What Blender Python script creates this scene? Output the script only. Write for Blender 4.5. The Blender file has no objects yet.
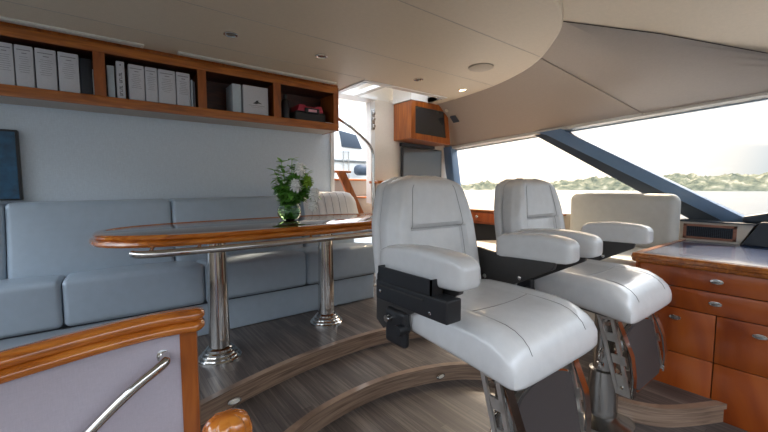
import bpy, bmesh, math, random
from mathutils import Vector, Matrix, noise
random.seed(7)
S = bpy.context.scene
COL = S.collection
PI = math.pi

# ------------------------------------------------------------------ materials
def srgb(h):
    if isinstance(h, str):
        c = [int(h[i:i+2], 16)/255 for i in (0, 2, 4)]
    else:
        c = [v/255 for v in h]
    return tuple((v/12.92 if v <= .04045 else ((v+.055)/1.055)**2.4) for v in c) + (1,)

def base(name):
    m = bpy.data.materials.new(name); m.use_nodes = True
    nt = m.node_tree
    return m, nt, nt.nodes['Principled BSDF']

def N(nt, t, **k):
    n = nt.nodes.new(t)
    for a, b in k.items():
        setattr(n, a, b)
    return n

def coords(nt, scale=(1, 1, 1), rot=(0, 0, 0)):
    tc = N(nt, 'ShaderNodeNewGeometry')
    mp = N(nt, 'ShaderNodeMapping')
    mp.inputs['Scale'].default_value = scale
    mp.inputs['Rotation'].default_value = rot
    nt.links.new(tc.outputs['Position'], mp.inputs['Vector'])
    return mp.outputs['Vector']

def ramp(nt, fac, stops):
    r = N(nt, 'ShaderNodeValToRGB')
    els = r.color_ramp.elements
    while len(els) < len(stops):
        els.new(.5)
    for e, (p, c) in zip(els, stops):
        e.position = p; e.color = c
    nt.links.new(fac, r.inputs['Fac'])
    return r.outputs['Color']

def simple(name, c, rough=.5, metal=0, coat=0, var=.06, scale=8, bump=0, bscale=200, spec=.5):
    m, nt, b = base(name)
    c = srgb(c)
    v = coords(nt, (scale,)*3)
    n = N(nt, 'ShaderNodeTexNoise'); n.inputs['Detail'].default_value = 3
    nt.links.new(v, n.inputs['Vector'])
    lo = tuple(x*(1-var) for x in c[:3])+(1,); hi = tuple(min(1, x*(1+var)) for x in c[:3])+(1,)
    nt.links.new(ramp(nt, n.outputs['Fac'], [(.3, lo), (.7, hi)]), b.inputs['Base Color'])
    b.inputs['Roughness'].default_value = rough
    b.inputs['Metallic'].default_value = metal
    b.inputs['Coat Weight'].default_value = coat
    b.inputs['Coat Roughness'].default_value = .08
    b.inputs['Specular IOR Level'].default_value = spec
    if bump:
        n2 = N(nt, 'ShaderNodeTexNoise'); n2.inputs['Scale'].default_value = bscale
        n2.inputs['Detail'].default_value = 2
        nt.links.new(coords(nt), n2.inputs['Vector'])
        bp = N(nt, 'ShaderNodeBump'); bp.inputs['Strength'].default_value = bump
        bp.inputs['Distance'].default_value = .002
        nt.links.new(n2.outputs['Fac'], bp.inputs['Height'])
        nt.links.new(bp.outputs['Normal'], b.inputs['Normal'])
    return m

def wood(name, c1, c2, c3, scale=(2, 30, 30), rough=.3, coat=.6, dist=1.5):
    m, nt, b = base(name)
    v = coords(nt, scale)
    n = N(nt, 'ShaderNodeTexNoise'); n.inputs['Scale'].default_value = 1.2
    n.inputs['Detail'].default_value = 5; n.inputs['Distortion'].default_value = dist
    nt.links.new(v, n.inputs['Vector'])
    nt.links.new(ramp(nt, n.outputs['Fac'], [(.28, srgb(c1)), (.5, srgb(c2)), (.74, srgb(c3))]), b.inputs['Base Color'])
    b.inputs['Roughness'].default_value = rough
    b.inputs['Coat Weight'].default_value = coat
    b.inputs['Coat Roughness'].default_value = .06
    return m

def planks(name, angle, dark, mid, light, sx=26, sl=1.0):
    """narrow weathered boards: streaks run along the board"""
    m, nt, b = base(name)
    v = coords(nt, (1, 1, 1), (0, 0, angle))
    br = N(nt, 'ShaderNodeTexBrick')
    br.inputs['Scale'].default_value = 1
    br.inputs['Brick Width'].default_value = .9
    br.inputs['Row Height'].default_value = .055
    br.inputs['Mortar Size'].default_value = .0012
    br.inputs['Color1'].default_value = (.25, .25, .25, 1)
    br.inputs['Color2'].default_value = (.8, .8, .8, 1)
    br.inputs['Mortar'].default_value = (0, 0, 0, 1)
    nt.links.new(v, br.inputs['Vector'])
    mp = N(nt, 'ShaderNodeMapping'); mp.inputs['Scale'].default_value = (2.2*sl, 60, 1)
    nt.links.new(v, mp.inputs['Vector'])
    n = N(nt, 'ShaderNodeTexNoise'); n.inputs['Scale'].default_value = 1; n.inputs['Detail'].default_value = 6
    n.inputs['Roughness'].default_value = .65
    nt.links.new(mp.outputs['Vector'], n.inputs['Vector'])
    mx = N(nt, 'ShaderNodeMix', data_type='FLOAT'); mx.inputs[0].default_value = .28
    nt.links.new(n.outputs['Fac'], mx.inputs[2]); nt.links.new(br.outputs['Color'], mx.inputs[3])
    nt.links.new(ramp(nt, mx.outputs[0], [(.3, srgb(dark)), (.5, srgb(mid)), (.68, srgb(light))]), b.inputs['Base Color'])
    b.inputs['Roughness'].default_value = .42
    b.inputs['Coat Weight'].default_value = .12
    b.inputs['Coat Roughness'].default_value = .25
    return m

def woven(name, c, s=260, amt=.10, rough=.85, bump=.35):
    m, nt, b = base(name)
    c = srgb(c)
    v = coords(nt, (1, 1, 1))
    cols = []
    w1 = N(nt, 'ShaderNodeTexNoise'); w2 = N(nt, 'ShaderNodeTexNoise')
    m1 = N(nt, 'ShaderNodeMapping'); m1.inputs['Scale'].default_value = (s, s*.12, s*.12)
    m2 = N(nt, 'ShaderNodeMapping'); m2.inputs['Scale'].default_value = (s*.12, s*.3, s)
    for mm, w in ((m1, w1), (m2, w2)):
        nt.links.new(v, mm.inputs['Vector']); nt.links.new(mm.outputs['Vector'], w.inputs['Vector'])
        w.inputs['Scale'].default_value = 1; w.inputs['Detail'].default_value = 2
    ad = N(nt, 'ShaderNodeMath', operation='ADD')
    nt.links.new(w1.outputs['Fac'], ad.inputs[0]); nt.links.new(w2.outputs['Fac'], ad.inputs[1])
    ml = N(nt, 'ShaderNodeMath', operation='MULTIPLY'); ml.inputs[1].default_value = .5
    nt.links.new(ad.outputs[0], ml.inputs[0])
    lo = tuple(x*(1-amt) for x in c[:3])+(1,); hi = tuple(min(1, x*(1+amt)) for x in c[:3])+(1,)
    nt.links.new(ramp(nt, ml.outputs[0], [(.35, lo), (.65, hi)]), b.inputs['Base Color'])
    b.inputs['Roughness'].default_value = rough
    bp = N(nt, 'ShaderNodeBump'); bp.inputs['Strength'].default_value = bump; bp.inputs['Distance'].default_value = .001
    nt.links.new(ml.outputs[0], bp.inputs['Height']); nt.links.new(bp.outputs['Normal'], b.inputs['Normal'])
    return m

M = {}
M['leather'] = simple('chair_leather', (224, 224, 224), rough=.25, coat=.5, var=.03, scale=5, bump=.25, bscale=350)
M['leather_seam'] = simple('chair_seam', (140, 138, 136), rough=.6, var=.02)
M['sofa'] = simple('sofa_leather', (168, 183, 196), rough=.38, coat=.15, var=.03, scale=4, bump=.3, bscale=300)
M['sofa_seam'] = simple('sofa_seam', (60, 66, 72), rough=.7)
M['bench'] = simple('bench_leather', (206, 206, 200), rough=.45, coat=.1, var=.03, scale=4, bump=.2, bscale=300)
M['cherry'] = wood('cherry_wood', (124, 60, 16), (156, 82, 26), (180, 102, 38), (14, 14, 1.6), rough=.3, coat=.5)
M['cherry_h'] = wood('cherry_wood_lengthwise', (132, 68, 18), (166, 92, 28), (194, 116, 42), (2, 24, 24), rough=.28, coat=.6)
M['console_wood'] = wood('console_cherry', (136, 56, 12), (164, 76, 20), (182, 94, 30), (10, 4, 1.2), rough=.3, coat=.45)
M['teak'] = wood('varnished_teak', (150, 78, 20), (188, 104, 30), (212, 134, 52), (3, 18, 26), rough=.16, coat=1)
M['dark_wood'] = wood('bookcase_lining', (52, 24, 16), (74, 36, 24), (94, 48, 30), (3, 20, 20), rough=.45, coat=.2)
M['table_top'] = wood('dark_gloss_tabletop', (52, 32, 24), (72, 46, 36), (92, 60, 46), (3, 20, 20), rough=.08, coat=1)
M['groove'] = simple('groove_shadow_line', (46, 22, 12), rough=.7)
M['chrome'] = simple('polished_chrome', (214, 212, 208), rough=.09, metal=1, var=.01)
M['plate'] = simple('brushed_plate', (206, 202, 196), rough=.28, metal=.75, var=.03)
M['steel'] = simple('satin_steel', (176, 174, 170), rough=.24, metal=1, var=.03)
M['black'] = simple('black_plastic', (34, 35, 38), rough=.42, var=.05, bump=.2, bscale=500)
M['bracket'] = simple('charcoal_bracket', (58, 56, 55), rough=.5, var=.05)
M['foot_panel'] = simple('grey_rubber_footboard', (60, 53, 52), rough=.6, var=.12, scale=60, bump=.4, bscale=300)
M['floor'] = planks('floor_planks', PI/2, (48, 42, 41), (82, 74, 70), (124, 114, 106))
M['nosing'] = wood('step_laminate', (98, 78, 64), (138, 114, 96), (168, 144, 122), (3, 3, 70), rough=.4, coat=.15, dist=.6)
M['wall'] = woven('wall_cloth', (211, 222, 231), amt=.06)
M['ceil'] = woven('ceiling_vinyl', (212, 196, 172), amt=.03, s=200, rough=.55, bump=.12)
M['header'] = woven('header_vinyl', (178, 166, 154), amt=.03, s=200, rough=.6, bump=.12)
M['cream'] = simple('cream_paint', (226, 216, 200), rough=.45, var=.02)
M['white'] = simple('white_gelcoat', (235, 232, 226), rough=.25, coat=.3, var=.02)
M['lilac'] = woven('padded_panel_cloth', (188, 180, 190), amt=.05, s=500)
M['console_top'] = simple('blue_grey_worktop', (40, 60, 100), rough=.24, coat=.3, var=.12, scale=40)
M['pillar'] = simple('blue_grey_pillar', (108, 138, 174), rough=.35, coat=.2, var=.03)
M['trim_grey'] = simple('pale_blue_grey_trim', (150, 164, 176), rough=.4, var=.02)
M['pillar_dark'] = simple('dark_pillar', (66, 76, 88), rough=.45, var=.03)
M['dash'] = simple('dash_charcoal', (62, 70, 80), rough=.5, var=.04, bump=.2)
M['walnut'] = wood('vent_frame_wood', (136, 90, 72), (160, 110, 88), (176, 126, 100), (20, 3, 20), rough=.4, coat=.3)
M['paper'] = simple('binder_cover', (206, 207, 212), rough=.5, var=.03, scale=14)
M['paper_blue'] = simple('binder_pale_blue', (186, 200, 208), rough=.5, var=.03)
M['print'] = simple('printed_ink', (120, 118, 124), rough=.8, var=.05)
M['ink'] = simple('dark_ink', (34, 34, 40), rough=.7)
M['binder_dark'] = simple('dark_navy_binder', (26, 30, 38), rough=.5)
M['red'] = simple('raspberry_red', (176, 44, 66), rough=.45)
M['pink'] = simple('pink_label', (232, 178, 190), rough=.5)
M['screen'] = simple('screen_blue_reflection', (22, 74, 104), rough=.4, coat=0, var=.4, scale=3)  # blue reflection on the dark screen put into the base colour
M['screen2'] = simple('smoked_glass', (44, 46, 48), rough=.06, coat=1, var=.05)
M['leaf'] = simple('leaf_green', (128, 188, 86), rough=.4, var=.35, scale=60, coat=.15)
M['leaf2'] = simple('lime_green', (150, 186, 64), rough=.5, var=.2, scale=60)
M['petal'] = simple('white_petals', (255, 255, 248), rough=.6, var=.04, scale=90)
M['stripe'] = simple('white_cotton', (226, 226, 226), rough=.85, var=.03)
M['stripe_line'] = simple('grey_cotton_stripe', (170, 172, 176), rough=.9)
M['riser'] = simple('grey_riser', (150, 148, 146), rough=.5, var=.03)
M['frame'] = simple('white_window_trim', (224, 218, 206), rough=.4)
M['lampglow'] = None

def glass(name, c=(1, 1, 1, 1), rough=0, ior=1.45, mixt=None):
    m, nt, b = base(name)
    b.inputs['Base Color'].default_value = c
    b.inputs['Transmission Weight'].default_value = 1
    b.inputs['Roughness'].default_value = rough
    b.inputs['IOR'].default_value = ior
    return m
M['vase_glass'] = glass('green_tinted_glass', (.80, .92, .80, 1), 0, 1.35)
M['water'] = glass('vase_water', (.55, .75, .45, 1), 0, 1.33)

def pane_mat():
    """thin window pane: mostly clear, faint mirror reflection"""
    m = bpy.data.materials.new('window_glass'); m.use_nodes = True
    nt = m.node_tree; nt.nodes.clear()
    o = N(nt, 'ShaderNodeOutputMaterial'); mx = N(nt, 'ShaderNodeMixShader')
    t = N(nt, 'ShaderNodeBsdfTransparent'); g = N(nt, 'ShaderNodeBsdfGlossy')
    t.inputs['Color'].default_value = (.95, .96, .96, 1)
    g.inputs['Roughness'].default_value = .01
    fr = N(nt, 'ShaderNodeFresnel'); fr.inputs['IOR'].default_value = 1.25
    nt.links.new(fr.outputs[0], mx.inputs[0]); nt.links.new(t.outputs[0], mx.inputs[1]); nt.links.new(g.outputs[0], mx.inputs[2])
    nt.links.new(mx.outputs[0], o.inputs['Surface'])
    return m
M['pane'] = pane_mat()

def emit(name, c, s):
    m = bpy.data.materials.new(name); m.use_nodes = True
    nt = m.node_tree; b = nt.nodes['Principled BSDF']
    b.inputs['Emission Color'].default_value = srgb(c)
    b.inputs['Emission Strength'].default_value = s
    b.inputs['Base Color'].default_value = srgb(c)
    return m
M['lampglow'] = emit('lamp_lens_lit', (255, 214, 160), 6)
M['lens'] = simple('lamp_lens_off', (120, 104, 88), rough=.2, coat=.4)
M['strip'] = simple('frosted_strip_lens', (196, 190, 182), rough=.4)
M['speaker'] = simple('speaker_cloth', (196, 184, 168), rough=.9, var=.08, scale=300)

# ------------------------------------------------------------------ mesh builder
class MB:
    def __init__(s):
        s.v = []; s.f = []
    def add(s, vs, fs):
        o = len(s.v); s.v += [Vector(p) for p in vs]; s.f += [tuple(i+o for i in f) for f in fs]
        return s
    def box(s, x0, x1, y0, y1, z0, z1):
        vs = [(x, y, z) for x in (x0, x1) for y in (y0, y1) for z in (z0, z1)]
        return s.add(vs, [(0, 1, 3, 2), (4, 6, 7, 5), (0, 4, 5, 1), (2, 3, 7, 6), (0, 2, 6, 4), (1, 5, 7, 3)])
    def rbox(s, x0, x1, y0, y1, z0, z1, r, puff=(0, 0, 0), k=3, mid=5, fn=None):
        c = Vector(((x0+x1)/2, (y0+y1)/2, (z0+z1)/2)); h = Vector((abs(x1-x0)/2, abs(y1-y0)/2, abs(z1-z0)/2))
        r = min(r, *h)
        ax = []
        for i in range(3):
            e = [h[i]-r+r*math.tan(PI/4*j/k) for j in range(k+1)]
            m_ = [-(h[i]-r)+2*(h[i]-r)*j/mid for j in range(1, mid)]
            ax.append([-q for q in reversed(e)]+m_+e)
        def mp(p):
            inner = Vector([max(-(h[i]-r), min(h[i]-r, p[i])) for i in range(3)])
            d = Vector(p)-inner
            q = inner + (d.normalized()*r if d.length > 1e-9 else d)
            for i in range(3):
                if puff[i]:
                    a, b2 = [(1, 2), (0, 2), (0, 1)][i]
                    w = max(0, 1-(p[a]/h[a])**2)*max(0, 1-(p[b2]/h[b2])**2)
                    q[i] += puff[i]*w*(p[i]/h[i])
            q = q+c
            return fn(q) if fn else q
        for i in range(3):
            a, b2 = (i+1) % 3, (i+2) % 3
            for sgn in (-1, 1):
                A, B = ax[a], ax[b2]
                vs = []
                for u in A:
                    for w in B:
                        p = [0, 0, 0]; p[i] = sgn*h[i]; p[a] = u; p[b2] = w
                        vs.append(mp(p))
                fs = []
                nb = len(B)
                for ii in range(len(A)-1):
                    for jj in range(nb-1):
                        q = (ii*nb+jj, (ii+1)*nb+jj, (ii+1)*nb+jj+1, ii*nb+jj+1)
                        fs.append(q if sgn > 0 else q[::-1])
                s.add(vs, fs)
        return s
    def prism(s, pts, axis, a, b):
        """extrude a closed outline along an axis; pts are the other two coordinates in order"""
        n = len(pts)
        def P(p, t):
            if axis == 'x': return (t, p[0], p[1])
            if axis == 'y': return (p[0], t, p[1])
            return (p[0], p[1], t)
        vs = [P(p, a) for p in pts]+[P(p, b) for p in pts]
        fs = [tuple(range(n))[::-1], tuple(range(n, 2*n))]+[(i, (i+1) % n, n+(i+1) % n, n+i) for i in range(n)]
        return s.add(vs, fs)
    def tube(s, pts, r, n=14, cap=True, closed=False):
        pts = [Vector(p) for p in pts]
        rs = r if isinstance(r, (list, tuple)) else [r]*len(pts)
        up = None; rings = []
        m_ = len(pts)
        for i, p in enumerate(pts):
            if closed: d = (pts[(i+1) % m_]-pts[i-1]).normalized()
            elif i == 0: d = (pts[1]-p).normalized()
            elif i == m_-1: d = (p-pts[i-1]).normalized()
            else: d = ((pts[i+1]-p).normalized()+(p-pts[i-1]).normalized()).normalized()
            if up is None:
                up = Vector((0, 0, 1)) if abs(d.z) < .9 else Vector((1, 0, 0))
            a = (up-d*up.dot(d)).normalized(); up = a; b2 = d.cross(a)
            rings.append([p+(a*math.cos(2*PI*k/n)+b2*math.sin(2*PI*k/n))*rs[i] for k in range(n)])
        return s.loft(rings, cap, closed)
    def loft(s, rings, cap=True, closed=False):
        n = len(rings[0]); vs = [p for r_ in rings for p in r_]; m_ = len(rings)
        fs = []
        for i in range(m_ if closed else m_-1):
            for k in range(n):
                a, b2 = i*n+k, i*n+(k+1) % n
                c, d = ((i+1) % m_)*n+(k+1) % n, ((i+1) % m_)*n+k
                fs.append((a, b2, c, d))
        if cap and not closed:
            fs.append(tuple(range(n))[::-1]); fs.append(tuple((m_-1)*n+k for k in range(n)))
        return s.add(vs, fs)
    def lathe(s, prof, c=(0, 0, 0), n=32, tilt=None):
        rings = []
        for (r, z) in prof:
            rings.append([Vector((r*math.cos(2*PI*k/n), r*math.sin(2*PI*k/n), z)) for k in range(n)])
        if tilt is not None:
            rings = [[tilt @ p for p in r_] for r_ in rings]
        c = Vector(c)
        return s.loft([[p+c for p in r_] for r_ in rings])
    def disc(s, c, r, n=20, up=1):
        vs = [(c[0]+r*math.cos(2*PI*k/n), c[1]+r*math.sin(2*PI*k/n), c[2]) for k in range(n)]
        return s.add(vs, [tuple(range(n)) if up > 0 else tuple(range(n))[::-1]])

def wloc(o):
    v = Vector((0, 0, 0))
    while o is not None:
        v = v+o.location; o = o.parent
    return v

def obj(name, mb, mat, parent=None, smooth=True, sub=0, bevel=0, origin=None, recalc=True):
    me = bpy.data.meshes.new(name)
    off = wloc(parent)
    if parent is None:
        xs = [p.x for p in mb.v]; ys = [p.y for p in mb.v]; zs = [p.z for p in mb.v]
        org = Vector(origin) if origin else Vector(((min(xs)+max(xs))/2, (min(ys)+max(ys))/2, min(zs)))
    else:
        org = off
    me.from_pydata([tuple(p-org) for p in mb.v], [], mb.f)
    bm = bmesh.new(); bm.from_mesh(me)
    bmesh.ops.remove_doubles(bm, verts=bm.verts, dist=1e-5)
    if recalc:
        bmesh.ops.recalc_face_normals(bm, faces=bm.faces)
    if bevel:
        es = [e for e in bm.edges if len(e.link_faces) == 2 and e.calc_face_angle(0) > .5]
        bmesh.ops.bevel(bm, geom=es, offset=bevel, segments=2, affect='EDGES', profile=.6)
    if smooth:
        for f in bm.faces: f.smooth = True
        for e in bm.edges:
            if len(e.link_faces) == 2 and e.calc_face_angle(0) > math.radians(38): e.smooth = False
    bm.to_mesh(me); bm.free()
    me.materials.append(mat)
    o = bpy.data.objects.new(name, me); COL.objects.link(o)
    if parent is None:
        o.location = org
    else:
        o.parent = parent
    return o

def thing(name, label, cat, loc, group=None):
    o = bpy.data.objects.new(name, None); COL.objects.link(o)
    o.location = loc; o.empty_display_size = .1
    o['label'] = label; o['category'] = cat
    if group: o['group'] = group
    return o

def tag(o, label, cat, group=None):
    o['label'] = label; o['category'] = cat
    if group: o['group'] = group
    return o

def struct(name, mb, mat, parent=None, **k):
    o = obj(name, mb, mat, parent, **k)
    if parent is None: o['kind'] = 'structure'
    return o

def dup(root, off, label):
    """copy a thing with its parts and sub-parts"""
    r = root.copy(); COL.objects.link(r); r.location = root.location+Vector(off); r['label'] = label
    def rec(src, dst):
        for ch in list(src.children):
            c = ch.copy(); COL.objects.link(c); c.parent = dst
            rec(ch, c)
    rec(root, r)
    return r

def smooth_path(pts, n=8):
    """Catmull-Rom through points"""
    P = [Vector(p) for p in pts]; out = []
    for i in range(len(P)-1):
        p0 = P[max(0, i-1)]; p1 = P[i]; p2 = P[i+1]; p3 = P[min(len(P)-1, i+2)]
        for k in range(n):
            t = k/n
            out.append(.5*((2*p1)+(p2-p0)*t+(2*p0-5*p1+4*p2-p3)*t*t+(-p0+3*p1-3*p2+p3)*t**3))
    out.append(P[-1]); return out

def sst(a, b, x):
    t = max(0, min(1, (x-a)/(b-a))); return t*t*(3-2*t)

def offset2(pts, d):
    """offset a polyline (xy) to its right-hand side"""
    out = []
    for i, p in enumerate(pts):
        a = pts[max(0, i-1)]; b2 = pts[min(len(pts)-1, i+1)]
        t = Vector((b2[0]-a[0], b2[1]-a[1])).normalized()
        out.append((p[0]+t.y*d, p[1]-t.x*d))
    return out

# ------------------------------------------------------------------ camera
f_px = 370.0
pitch = math.atan(29/f_px); yaw = math.radians(37.6)
Fv = Vector((math.sin(yaw)*math.cos(pitch), math.cos(yaw)*math.cos(pitch), -math.sin(pitch)))
Rv = Vector((math.cos(yaw), -math.sin(yaw), 0))
Uv = Rv.cross(Fv)
cam = bpy.data.cameras.new('camera'); co = bpy.data.objects.new('camera', cam); COL.objects.link(co)
mt = Matrix((Rv, Uv, -Fv)).transposed().to_4x4(); mt.translation = (0, 0, 1.1)
co.matrix_world = mt
cam.sensor_width = 36; cam.lens = f_px/768*36; cam.clip_start = .05; cam.clip_end = 5000
S.camera = co

# ------------------------------------------------------------------ key levels
ZF, ZM, ZL = 0.0, -.11, -.22          # dinette floor, middle step, helm floor
ZC = 2.12                              # overhead
YW, XW = 3.63, 3.90                    # wall behind the sofa, window wall

# ------------------------------------------------------------------ floors and steps
e1 = smooth_path([(-1.8, .9, 0), (-.9, 1.35, 0), (-.2, 1.74, 0), (.36, 1.99, 0), (.94, 2.16, 0), (1.5, 2.215, 0), (1.9, 2.15, 0), (2.4, 1.9, 0), (2.8, 1.55, 0), (3.9, 1.3, 0)], 8)
e1 = [(p.x, p.y) for p in e1]
e2 = smooth_path([(-1.8, .35, 0), (-.6, .95, 0), (.15, 1.37, 0), (.67, 1.65, 0), (1.05, 1.765, 0), (1.5, 1.765, 0), (1.95, 1.59, 0), (2.22, 1.2, 0), (2.28, .85, 0), (2.40, .60, 0), (2.74, .40, 0)], 8)
e2 = [(p.x, p.y) for p in e2]
struct('floor', MB().box(-1.8, 3.9, -1.4, YW, ZL-.06, ZL), M['floor'], smooth=False)
struct('floor', MB().prism(e2+[(3.9, .40), (3.9, YW), (-1.8, YW)], 'z', ZL, ZM), M['floor'], smooth=False)
struct('floor', MB().prism(e1+[(3.9, YW), (-1.8, YW)], 'z', ZM, ZF), M['floor'], smooth=False)

def nosing(name, path, top, drop, w=.03):
    """moulded laminate lip: a little tread on top and the riser below it"""
    inner = offset2(path, -w); outer = offset2(path, .012); o2 = offset2(path, .002)
    rings = []
    for i in range(len(path)):
        a, b2, c = inner[i], outer[i], o2[i]
        rings.append([(a[0], a[1], top-.02), (a[0], a[1], top+.004), (b2[0], b2[1], top+.004), (b2[0]+0, b2[1], top-.026), (c[0], c[1], top-.03), (c[0], c[1], top-drop+.001), (a[0], a[1], top-drop+.001)])
    mb = MB(); mb.loft([[Vector(q) for q in r_] for r_ in rings])
    return struct(name, mb, M['nosing'])
nosing('trim_1', e1, ZF, .109)
nosing('trim_2', e2, ZM, .109)

def step_light(x, y, z, label):
    t = thing('step_light', label, 'step light', (x, y, z), 'oval lights set in the step risers')
    def oval(rx, rz, y0, y1):
        pts = [(x+rx*math.cos(2*PI*k/24), z+rz*math.sin(2*PI*k/24)) for k in range(24)]
        return MB().prism(pts, 'y', y0, y1)
    obj('bezel', oval(.036, .018, y-.010, y+.004), M['chrome'], t, bevel=.002)
    obj('lens', oval(.026, .011, y-.0125, y-.009), M['frame'], t)
step_light(.525, 2.0, -.045, 'oval chrome step light on the upper riser, beside the wooden newel')
step_light(1.76, 1.666, -.165, 'oval chrome step light on the lower riser, under the nearer helm chair')

# ------------------------------------------------------------------ walls
wall = MB().box(-1.8, 2.07, YW, YW+.08, ZF, ZC)
struct('wall_rear', wall, M['wall'], smooth=False)
struct('wall_rear', MB().box(2.93, XW+.05, YW, YW+.08, ZF, ZC+.05), M['cream'], smooth=False)

struct('added_wall_front', MB().box(-1.8, 3.98, -1.46, -1.4, ZL, .85), M['cream'], smooth=False)  # unseen low wall, added to stop light rising from the water
struct('added_wall_left', MB().box(-1.86, -1.8, -1.4, YW, ZL, .85), M['cream'], smooth=False)  # unseen too, added to keep the left ceiling darker

# ceiling: dropped panel with a curved lip, forward roof beyond it
lipc = smooth_path([(-1.8, .86, 0), (-.5, .88, 0), (.8, .90, 0), (1.5, .955, 0), (2.04, 1.09, 0), (2.375, 1.231, 0), (2.60, 1.402, 0), (2.87, 1.665, 0), (3.075, 1.974, 0), (3.257, 2.434, 0), (3.36, 3.0, 0), (3.40, 3.63, 0)], 8)
lip = [(p.x, p.y) for p in lipc]
def ceiling_ring(d, z):
    return [(p[0], p[1], z) for p in offset2(lip, d)]
# hatch opening in the ceiling over the side steps
hx0, hx1, hy0, hy1 = 2.09, 3.20, 3.0, YW
mb = MB()
inner = [(p[0], p[1]) for p in offset2(lip, -.02)]
# flat underside split round the hatch: left strip, front strip, right strip
def poly(mb, pts, z, t=.05):
    mb.prism(pts, 'z', z, z+t)
left = [p for p in inner]
pts_all = inner
# region in front of the hatch (y < hy0) bounded by the lip
front = [(-1.8, hy0)]+[p for p in inner if p[1] < hy0]
last = [p for p in inner if p[1] < hy0][-1]
front.append((last[0]+.03, hy0))
poly(mb, front, ZC)
poly(mb, [(-1.8, hy0), (hx0, hy0), (hx0, YW+.08), (-1.8, YW+.08)], ZC)
tail = [p for p in inner if p[1] >= hy0]
poly(mb, [(hx1, hy0), (last[0]+.03, hy0)]+tail+[(tail[-1][0], YW+.08), (hx1, YW+.08)], ZC)
mb.loft([[Vector(q) for q in (( a[0], a[1], ZC), (b2[0], b2[1], ZC+.004), (c[0], c[1], ZC+.02), (c[0], c[1], ZC+.045), (a[0], a[1], ZC+.05))]
         for a, b2, c in zip(offset2(lip, -.022), offset2(lip, -.006), offset2(lip, .0))])
struct('ceiling', mb, M['ceil'])
# seams of the ceiling panels (thin welts)
for nm, y, x1 in (('trim_3', 1.625, 2.80), ('trim_4', 2.36, 3.2), ('trim_5', 2.95, 2.05)):
    struct(nm, MB().box(-1.8, x1, y-.0025, y+.0025, ZC-.0015, ZC+.004), M['header'], smooth=False)

# sloping header over the windows (ruled between the lip and the window tops) and forward roof
def wz(y):          # height of the window head along the wall
    return 1.618+.0475*(3.63-y) if y > 0 else 1.618+.0475*3.63+.03*(-y)
tp = [(3.40, 3.63, ZC+.01), (3.36, 3.0, ZC+.01), (3.257, 2.434, ZC+.01), (3.075, 1.974, ZC+.015), (2.87, 1.665, ZC+.02)]
tq = [(3.9, 3.63), (3.9, 3.1), (3.9, 2.5), (3.9, 1.8), (3.9, 1.24)]
tp2 = [(2.87, 1.665, ZC+.02), (2.60, 1.402, ZC+.03), (2.40, 1.25, ZC+.04), (2.95, .88, 2.10), (3.55, .45, 1.985), (4.0, .10, 1.89)]
tq2 = [(3.9, 1.24), (3.9, .95), (3.9, .7), (3.9, .45), (3.9, .1), (3.95, -.3)]
def ruled(P, Q, n=6, bow=.0):
    rings = []
    for p, q in zip(P, Q):
        q = (q[0], q[1], wz(q[1])+.01) if len(q) == 2 else q
        row = []
        for k in range(n+1):
            t = k/n; v = Vector(p).lerp(Vector(q), t); v.z += bow*math.sin(PI*t); row.append(v)
        rings.append(row)
    vs = [v for r_ in rings for v in r_]; m_ = n+1
    fs = [(i*m_+k, i*m_+k+1, (i+1)*m_+k+1, (i+1)*m_+k) for i in range(len(P)-1) for k in range(n)]
    return MB().add(vs, fs)
def thicken(o, t=.03, off=1):
    md = o.modifiers.new('thickness', 'SOLIDIFY'); md.thickness = t; md.offset = off
    return o
hd = struct('ceiling', ruled(tp, tq, bow=.03), M['header'])
hd2 = struct('ceiling', ruled(tp2, tq2, bow=.0), M['header'])
fwdP = [(-1.8, .86, ZC+.04), (0, .89, ZC+.04), (1.5, .96, ZC+.04), (2.04, 1.09, ZC+.04), (2.40, 1.25, ZC+.04), (2.95, .88, 2.10), (3.55, .45, 1.985), (4.0, .10, 1.89)]
fwdQ = [(-1.8, -1.3, 2.0), (0, -1.3, 2.0), (1.0, -1.3, 2.0), (1.5, -1.3, 2.0), (2.0, -1.3, 1.99), (2.8, -1.2, 1.96), (3.5, -1.0, 1.9), (4.0, -.8, 1.87)]
fw = struct('ceiling', ruled(fwdP, fwdQ, bow=.06), M['ceil'])
# welt along the two seams
struct('trim_6', MB().tube([(2.40, 1.25, ZC+.036), (2.95, .88, 2.096), (3.55, .45, 1.981), (4.0, .10, 1.886)], .0025, 8), M['groove'])
struct('trim_7', MB().tube([(2.87, 1.665, ZC+.016), (3.385, 1.45, (ZC+.016+wz(1.24))/2), (3.9, 1.24, wz(1.24)+.006)], .004, 8), M['header'])

# window wall: apron, sill, head trim, glass, raked pillar
struct('wall_right', MB().box(XW, XW+.08, -1.4, YW, ZL, .80), M['cream'], smooth=False)
yy = [3.63, 3.0, 2.3, 1.7, 1.0, .4, -.2, -1.0]
mb = MB()
mb.loft([[Vector(q) for q in ((XW-.03, y, wz(y)), (XW+.05, y, wz(y)-.012), (XW+.05, y, wz(y)+.05), (XW-.03, y, wz(y)+.03))] for y in yy])
struct('trim_8', mb, M['frame'])
mb = MB()
mb.loft([[Vector(q) for q in ((XW+.05, y, wz(y)-.022), (XW+.09, y, wz(y)-.022), (XW+.09, y, wz(y)+.06), (XW+.05, y, wz(y)+.06))] for y in yy])
struct('trim_9', mb, M['trim_grey'])
struct('trim_10', MB().box(XW-.02, XW+.10, -1.4, 3.60, .795, .822), M['frame'], smooth=False)
def pane(name, pts):
    struct(name, MB().prism(pts, 'x', XW+.055, XW+.061), M['pane'], smooth=False)
pane('window_1', [(3.57, .82), (3.60, wz(3.6)), (2.28, wz(2.28)), (.80, .82)])
pane('window_2', [(.50, .82), (2.0, wz(2.0)), (-1.0, wz(-1)), (-1.0, .82)])
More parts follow.
